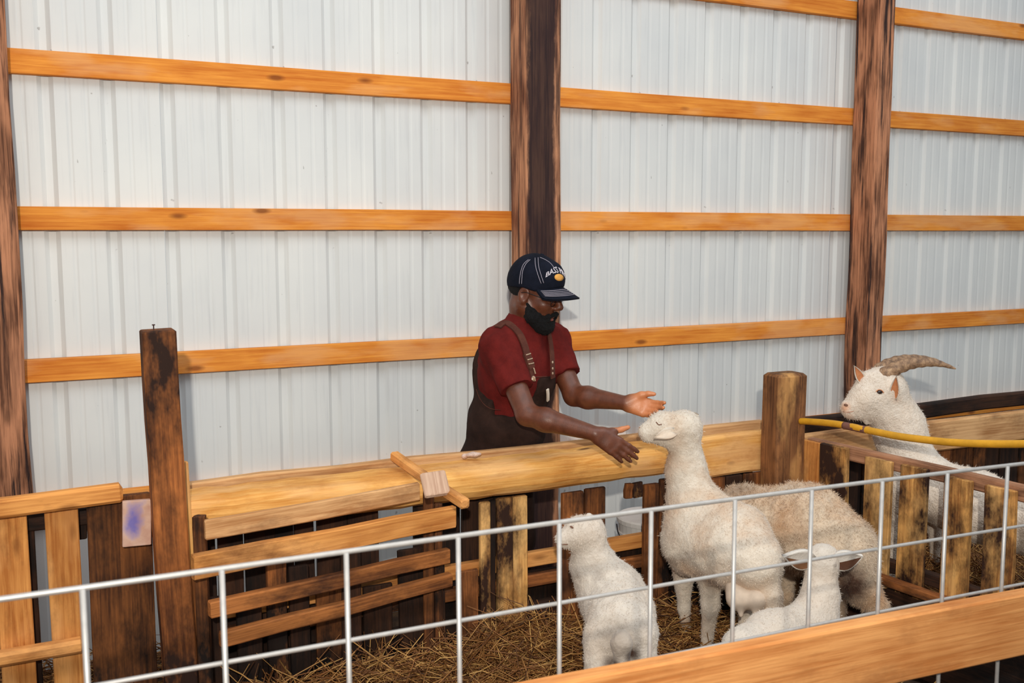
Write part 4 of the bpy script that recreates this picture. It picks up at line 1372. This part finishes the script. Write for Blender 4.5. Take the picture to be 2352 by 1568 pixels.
setup(person, 'person in navy cap, maroon T-shirt and dark bib overalls reaching over the log', 'person')

# shirt
def wrinkles(V):
    q = V @ arr(RV); z = V[:, 2]; y = V @ arr(FV)
    w_ = vnoise(np.stack([q * 1.0 + z * .8, z * .35 - q * .4, y], 1), 26, 3)
    return .0065 * w_ + .003 * vnoise(V, 12, 6)
shirt = SDF()
shirt.ell(che, (.150, .195, .205), AX, .05)
shirt.ell(wst, (.150, .172, .17), AX, .05)
for shp, elb in ((shR, elR), (shL, elL)):
    shirt.cone(nek + Vector((0, 0, -.028)), shp + Vector((0, 0, .006)), .070, .078, .05)
    shirt.cone(shp - (elb - shp) * .02, shp + (elb - shp) * .64, .078, .068, .035, flat=True)
shirt.cone(nek + Vector((0, 0, -.045)), nek + Vector((0, 0, -.005)), .085, .072, .03)
shirt.cone(nek + Vector((0, 0, -.03)), H(-.02, 0, -.03), .061, .056, .008, '-')
solid('t_shirt', shirt, .006, M_shirt, person, che, wrinkles, smooth_it=1)

# overalls
over = SDF()
over.ell(che, (.158, .200, .205), AX, .05)
over.ell(che - mf * .026 + Vector((0, 0, -.01)), (.158, .165, .205), AX, .05)
over.ell(wst, (.166, .184, .19), AX, .05)
over.ell(pel, (.168, .186, .155), AX, .05)
hz_side, hz_bib, hz_back = W(1150, 948, 4.1).z, W(1245, 868, 4.05).z, W(1105, 778, 4.2).z
def over_cut(P):
    rel = P - arr(che)
    l_ = rel @ arr(ml); f_ = rel @ arr(mf)
    bib = 1 / (1 + np.exp((np.abs(l_ - .02) - .082) * 130)) * (f_ > 0)
    back = 1 / (1 + np.exp((np.abs(l_ + .0) - .13) * 40)) * (f_ <= 0)
    h_ = hz_side + (hz_bib - hz_side) * bib + (hz_back - hz_side) * back
    return P[..., 2] - h_
over.custom(over_cut, '&', .006)
for hip, kn, ft in legs:
    over.cone(hip, kn, .105, .086, .04); over.cone(kn, ft, .086, .082, .03)
ov = solid('overalls', over, .007, M_over, person, pel, lambda V: .004 * vnoise(V, 13, 2) + .003 * vnoise(V, 30, 8), smooth_it=2)
for hip, kn, ft in legs:
    b_ = SDF()
    b_.cone(ft + Vector((0, 0, .02)), ft + Vector((0, 0, -.03)), .062, .06, .03)
    b_.cone(ft + Vector((0, 0, -.035)) - mf * .03, ft + mf * .15 + Vector((0, 0, -.042)), .042, .036, .03, squash=(ml, 1.2))
    fz_ = arr(ft)[2]
    b_.custom(lambda P: .004 - P[..., 2], '&', .004)
    solid('boot', b_, .007, M_boot, person, ft)

torso = SDF(); torso.p = list(shirt.p[:-1]) + list(over.p[:4])
def ribbon(name, sd, pts, width, thick, mat, parent, lift=.002, dense=5):
    pp = smooth_path([(x, y, 0) for x, y in pts], dense)
    P, N = sd.hit([p.x for p in pp], [p.y for p in pp], lift=lift)
    V, F = [], []
    m_ = len(P)
    for i in range(m_):
        t = P[min(i + 1, m_ - 1)] - P[max(i - 1, 0)]; t /= np.linalg.norm(t) + 1e-9
        s_ = np.cross(t, N[i]); s_ /= np.linalg.norm(s_) + 1e-9
        for (a, b) in ((-1, 0), (1, 0), (1, 1), (-1, 1)):
            V.append(tuple(P[i] + s_ * a * width / 2 + N[i] * (thick * b - .002)))
    for i in range(m_ - 1):
        for k in range(4):
            a = i * 4 + k; b = i * 4 + (k + 1) % 4
            F.append((a, b, b + 4, a + 4))
    F.append((3, 2, 1, 0)); e = (m_ - 1) * 4; F.append((e, e + 1, e + 2, e + 3))
    return mesh_obj(name, V, F, mat, parent, origin=P[m_ // 2])
st = ribbon('strap', torso, [(1143, 752), (1152, 745), (1163, 742), (1177, 751), (1193, 768), (1204, 793), (1210, 816), (1217, 840), (1222, 862)], .032, .006, M_strap, ov)
setup(st, 'brown shoulder strap')
ribbon('strap', torso, [(1256, 752), (1262, 775), (1266, 805), (1268, 840), (1269, 868)], .028, .006, M_strap, ov)
ribbon('buckle', torso, [(1207, 812), (1213, 828), (1219, 846)], .036, .011, M_metal if False else M_strap, ov)
for (ax_, ay_, bx_, by_) in ((1204, 817, 1215, 813), (1207, 828, 1219, 824), (1209, 838, 1222, 834), (1221, 845, 1225, 858), (1222, 866, 1224, 874)):
    line_on('buckle_wire', torso, [(ax_, ay_), ((ax_ + bx_) / 2, (ay_ + by_) / 2), (bx_, by_)], .0026, M_metal, ov, lift=.012)
dot_on('buckle_clip', torso, 1223, 869, 4.2, 6.5, M_metal, ov, lift=.008)
for py in (832, 846, 857):
    dot_on('strap_stud', torso, 1267, py, 2.0, 3.2, M_metal, ov, lift=.006)
lb = ribbon('pocket_tag', torso, [(1256, 893), (1257, 905), (1257, 919)], .013, .006, plain('cream_tag', srgb(226, 214, 198), .7), ov, lift=.003)
line_on('stitching', torso, [(1095, 893), (1102, 912), (1112, 927), (1128, 938), (1150, 941)], .0014, M_strap, ov, lift=.003)
line_on('bib_edge', torso, [(1226, 866), (1240, 865), (1256, 864)], .0022, M_strap, ov, lift=.003)

# beard, moustache and close-cropped hair
beard = SDF()
beard.ell(H(.068, 0, -.094), hr3(.045, .047, .036), HA, .03)
beard.ell(H(.074, 0, -.108), hr3(.032, .034, .024), HA, .03)
for q in (-1, 1):
    beard.cone(H(.005, .060 * q, -.030), H(.040, .050 * q, -.072), .015, .028, .025)
    beard.cone(H(.040, .050 * q, -.072), H(.072, .020 * q, -.098), .030, .03, .025)
    beard.cone(H(.110, .004 * q, -.046), H(.094, .030 * q, -.062), .010, .011, .008)
    beard.cone(H(.094, .030 * q, -.062), H(.078, .034 * q, -.09), .012, .02, .012)
beard.ell(H(.104, 0, -.065), hr3(.022, .025, .0135), HA, .004, '-')
beard_obj = solid('beard', beard, .004, M_bushy, person, H(.07, 0, -.1), lambda V: .0035 * vnoise(V, 95, 2) + .002 * vnoise(V, 210, 4), smooth_it=1)
lip = SDF()
lip.ell(H(.096, 0, -.0585), hr3(.012, .021, .0055), HA, .004); lip.ell(H(.094, 0, -.0705), hr3(.0135, .020, .007), HA, .004)
solid('lips', lip, .003, M_lip, person, H(.09, 0, -.065))
hair = SDF()
hair.ell(H(-.018, 0, .020), hr3(.098, .079, .060), HA, .01)
hair.custom(lambda P: ((P - arr(HO)) @ arr(hf)) + .030 * HS, '&', .006)
solid('hair', hair, .005, M_bushy, person, H(-.05, 0, .02), lambda V: .0015 * vnoise(V, 150, 5))
# glasses
gl = thing('eyeglasses', H(.08, 0, .0), None, None)
gl.parent = person; gl.matrix_parent_inverse = WM[person.name].inverted()
def ring(c, rx, ry, n=18):
    return [H(c[0] - .012 * abs(math.cos(math.tau * k / n)) * 0, c[1] + rx * math.cos(math.tau * k / n), c[2] + ry * math.sin(math.tau * k / n)) for k in range(n)]
for q in (-1, 1):
    v_, f_ = tube_geo(ring((.100, .033 * q, .002), .024, .016), .0016, 6, closed=True)
    mesh_obj('rim', v_, f_, M_frame, gl, origin=H(.1, .033 * q, 0), smooth=True)
    tube('temple', [H(.099, .057 * q, .008), H(.06, .074 * q, .012), H(.0, .084 * q, .014), H(-.02, .084 * q, .006)], .0018, M_frame, gl, n=6)
tube('bridge', [H(.101, .010, .006), H(.106, 0, .009), H(.101, -.010, .006)], .0016, M_frame, gl, n=6)

# cap
crown = SDF()
CRT = .030
crown.ell(H(-.012, 0, .048), hr3(.111, .090, .112), HA, .02)
crown.ell(H(.050, 0, .075), hr3(.052, .066, .066), HA, .03)
def brim_plane(P):
    rel = (P - arr(HO)) / HS
    return (.026 + .50 * np.maximum(rel @ arr(hf) - .03, 0) - np.maximum(-.02 - rel @ arr(hf), 0) * .30) * HS - rel @ arr(hu) * HS
crown.custom(brim_plane, '&', .006)
cap_ = thing('baseball_cap', H(0, 0, .05), None, None)
cap_.parent = person; cap_.matrix_parent_inverse = WM[person.name].inverted()
cr = solid('crown', crown, .004, M_cap, cap_, H(-.01, 0, .06), lambda V: .0008 * vnoise(V, 60, 3))
# bill: a curved tapering peak
nb, mb = 25, 9
def bill_pt(i, j, off):
    th = math.radians(-74 + 148 * i / (nb - 1))
    t = j / (mb - 1)
    f_in, l_in = .090 * math.cos(th) + .004, .084 * math.sin(th)
    reach = .088 * max(math.cos(th), 0) ** .55
    f_ = f_in + reach * t
    cz_ = math.cos(th)
    l_ = l_in * (1 + .06 * t)
    u_ = .030 + .034 * cz_ - .020 * t * cz_ ** .5 - 2.9 * l_ * l_ * (.1 + .8 * t)
    return H(f_, l_, u_ + off)
V, F = [], []
for off in (.0025, -.0025):
    for i in range(nb):
        for j in range(mb): V.append(tuple(bill_pt(i, j, off)))
h_ = nb * mb
for i in range(nb - 1):
    for j in range(mb - 1):
        a = i * mb + j
        F.append((a, a + mb, a + mb + 1, a + 1)[::-1]); F.append((h_ + a, h_ + a + mb, h_ + a + mb + 1, h_ + a + 1))
for i in range(nb - 1):
    for j in (0, mb - 1):
        a = i * mb + j
        F.append((a, a + mb, h_ + a + mb, h_ + a))
for i in (0, nb - 1):
    for j in range(mb - 1):
        a = i * mb + j
        F.append((a, a + 1, h_ + a + 1, h_ + a))
bl = mesh_obj('bill', V, F, M_cap, cap_, origin=H(.14, 0, .02), smooth=True)
for t in (.30, .42, .53, .63, .73):
    pts = []
    for i in range(1, nb - 1):
        j = t * (mb - 1)
        p = bill_pt(i, j, .0034)
        pts.append(p)
    tube('stitch_row', pts, .0013, M_stitch, bl, n=5)
for pts in ([(1229, 592), (1230, 610), (1235, 629), (1243, 651)], [(1236, 591), (1237, 610), (1242, 629), (1249, 650)],
            [(1214, 596), (1203, 606), (1197, 621), (1194, 637), (1193, 652)], [(1218, 596), (1208, 606), (1201, 621), (1199, 637), (1198, 652)],
            [(1240, 591), (1252, 596), (1264, 604), (1272, 614)]):
    line_on('seam', crown, pts, .0011, M_stitch, cr, lift=.0008, n=5)
dot_on('oval_emblem', crown, 1284, 637, 10.5, 8.0, M_patch_o, cr, lift=.0012, rot=.25, dome=.12, n=20)
# arched lettering over the emblem
def cap_text(txt):
    cu = bpy.data.curves.new('lettering', 'FONT'); cu.body = txt; cu.size = 1.0; cu.resolution_u = 2
    to = bpy.data.objects.new('lettering_tmp', cu); COL.objects.link(to)
    dg = bpy.context.evaluated_depsgraph_get(); me = to.evaluated_get(dg).to_mesh()
    bm = bmesh.new(); bm.from_mesh(me)
    bmesh.ops.triangulate(bm, faces=bm.faces)
    bm.verts.ensure_lookup_table()
    co = [(v.co.x, v.co.y) for v in bm.verts]; fa = [tuple(v.index for v in f.verts) for f in bm.faces]
    bm.free(); bpy.data.objects.remove(to, do_unlink=True); bpy.data.curves.remove(cu)
    return co, fa
co, fa = cap_text('BASS PRO')
ep, _en = crown.hit([1284], [637])
erel = (Vector(ep[0]) - HO) / HS
AZ0 = math.atan2(erel.dot(hl), erel.dot(hf)); EU = erel.dot(hu)
wmax = max(c[0] for c in co)
# the arch on the front of the crown in the cap's own frame (azimuth, height)
Pts = []
for (x, y) in co:
    t = x / wmax * 2 - 1
    azm = AZ0 + t * .60
    hh = EU + .026 - .030 * t * t + (y - .35) * (.027 - .003 * abs(t))
    dirv = (hf * math.cos(azm) + hl * math.sin(azm))
    Pts.append((azm, hh, dirv))
P3 = []
for azm, hh, dirv in Pts:
    base = HO + hu * (hh * HS)
    lo_, hi_ = .02, .22
    for _ in range(24):
        mid_ = (lo_ + hi_) / 2
        if crown.ev(arr(base + dirv * mid_)) < 0: lo_ = mid_
        else: hi_ = mid_
    P3.append(base + dirv * lo_)
Vt = [tuple(p + d_[2] * .0022) for p, d_ in zip(P3, Pts)] + [tuple(p - d_[2] * .001) for p, d_ in zip(P3, Pts)]
nn = len(P3)
from collections import Counter
ec = Counter()
for f in fa:
    for a, b in zip(f, f[1:] + f[:1]): ec[(a, b)] += 1
Ft = [tuple(f) for f in fa] + [tuple(i + nn for i in f[::-1]) for f in fa]
for (a, b) in list(ec):
    if (b, a) not in ec: Ft.append((a, b, b + nn, a + nn)[::-1])
mesh_obj('lettering', Vt, Ft, M_letter, cr, origin=P3[0])
tube('button', [H(-.012, 0, .156), H(-.012, 0, .161), H(-.012, 0, .163)], [.008, .008, .004], M_cap, cap_, n=10)

# ---------------------------------------------------------------- short coat hairs on the animals, whiskers of the beard
def coat(name, obj, n, lmin, lmax, width, mat, seed, lift=.35, back=None, label=None, keep=None):
    me = obj.data; r = np.random.default_rng(seed)
    nv = len(me.vertices)
    co = np.empty(nv * 3, np.float32); me.vertices.foreach_get('co', co); co = co.reshape(-1, 3)
    no = np.empty(nv * 3, np.float32); me.vertices.foreach_get('normal', no); no = no.reshape(-1, 3)
    A = None
    if 'dirt' in me.attributes:
        A = np.empty(nv, np.float32); me.attributes['dirt'].data.foreach_get('value', A)
    cand = np.arange(nv) if keep is None else np.nonzero(keep(co + np.array(WM[obj.name].translation)))[0]
    i = r.choice(cand, n)
    P, N = co[i] + r.normal(0, .0025, (n, 3)), no[i]
    g = np.array([0, 0, -1.0]) if back is None else np.array(back, float)
    T = g - N * (N @ g)[:, None]
    d = N * lift + T * .8 + r.normal(0, .38, (n, 3))
    d /= np.linalg.norm(d, axis=1, keepdims=True)
    s_ = np.cross(d, N); s_ /= np.linalg.norm(s_, axis=1, keepdims=True) + 1e-6
    L = r.uniform(lmin, lmax, n)[:, None]
    w_ = width * r.uniform(.6, 1.2, n)[:, None]
    base = P - N * .002
    V = np.stack([base - s_ * w_, base + s_ * w_, base + d * L], 1).reshape(-1, 3)
    Q = np.arange(3 * n).reshape(-1, 3)
    o0 = WM[obj.name].translation
    o = np_mesh(name, V + np.array(o0), Q, mat, obj, o0, smooth=False)
    if A is not None:
        at = o.data.attributes.new('dirt', 'FLOAT', 'POINT'); at.data.foreach_set('value', np.repeat(A[i], 3).astype(np.float32))
    o['kind'] = 'stuff'
    return o
coat('coat_hair', ewe, 42000, .006, .013, .0011, M_ewe, 1, back=UV * -.8 + RV * .5)
coat('coat_hair', ewe2, 42000, .008, .020, .0015, M_ewe2, 2, lift=.5, back=UV * -.9 + RV * .3)
coat('coat_hair', lamb, 22000, .006, .012, .0011, M_lamb, 3)
coat('coat_hair', lamb2, 18000, .005, .010, .0010, M_lamb, 4, back=UV * -.6 - RV * .6)
coat('coat_hair', goat, 30000, .007, .016, .0010, M_goat, 5, back=UV * -.8 + RV * .6)
coat('whiskers', beard_obj, 9000, .004, .009, .0006, M_bushy, 6, lift=.5)
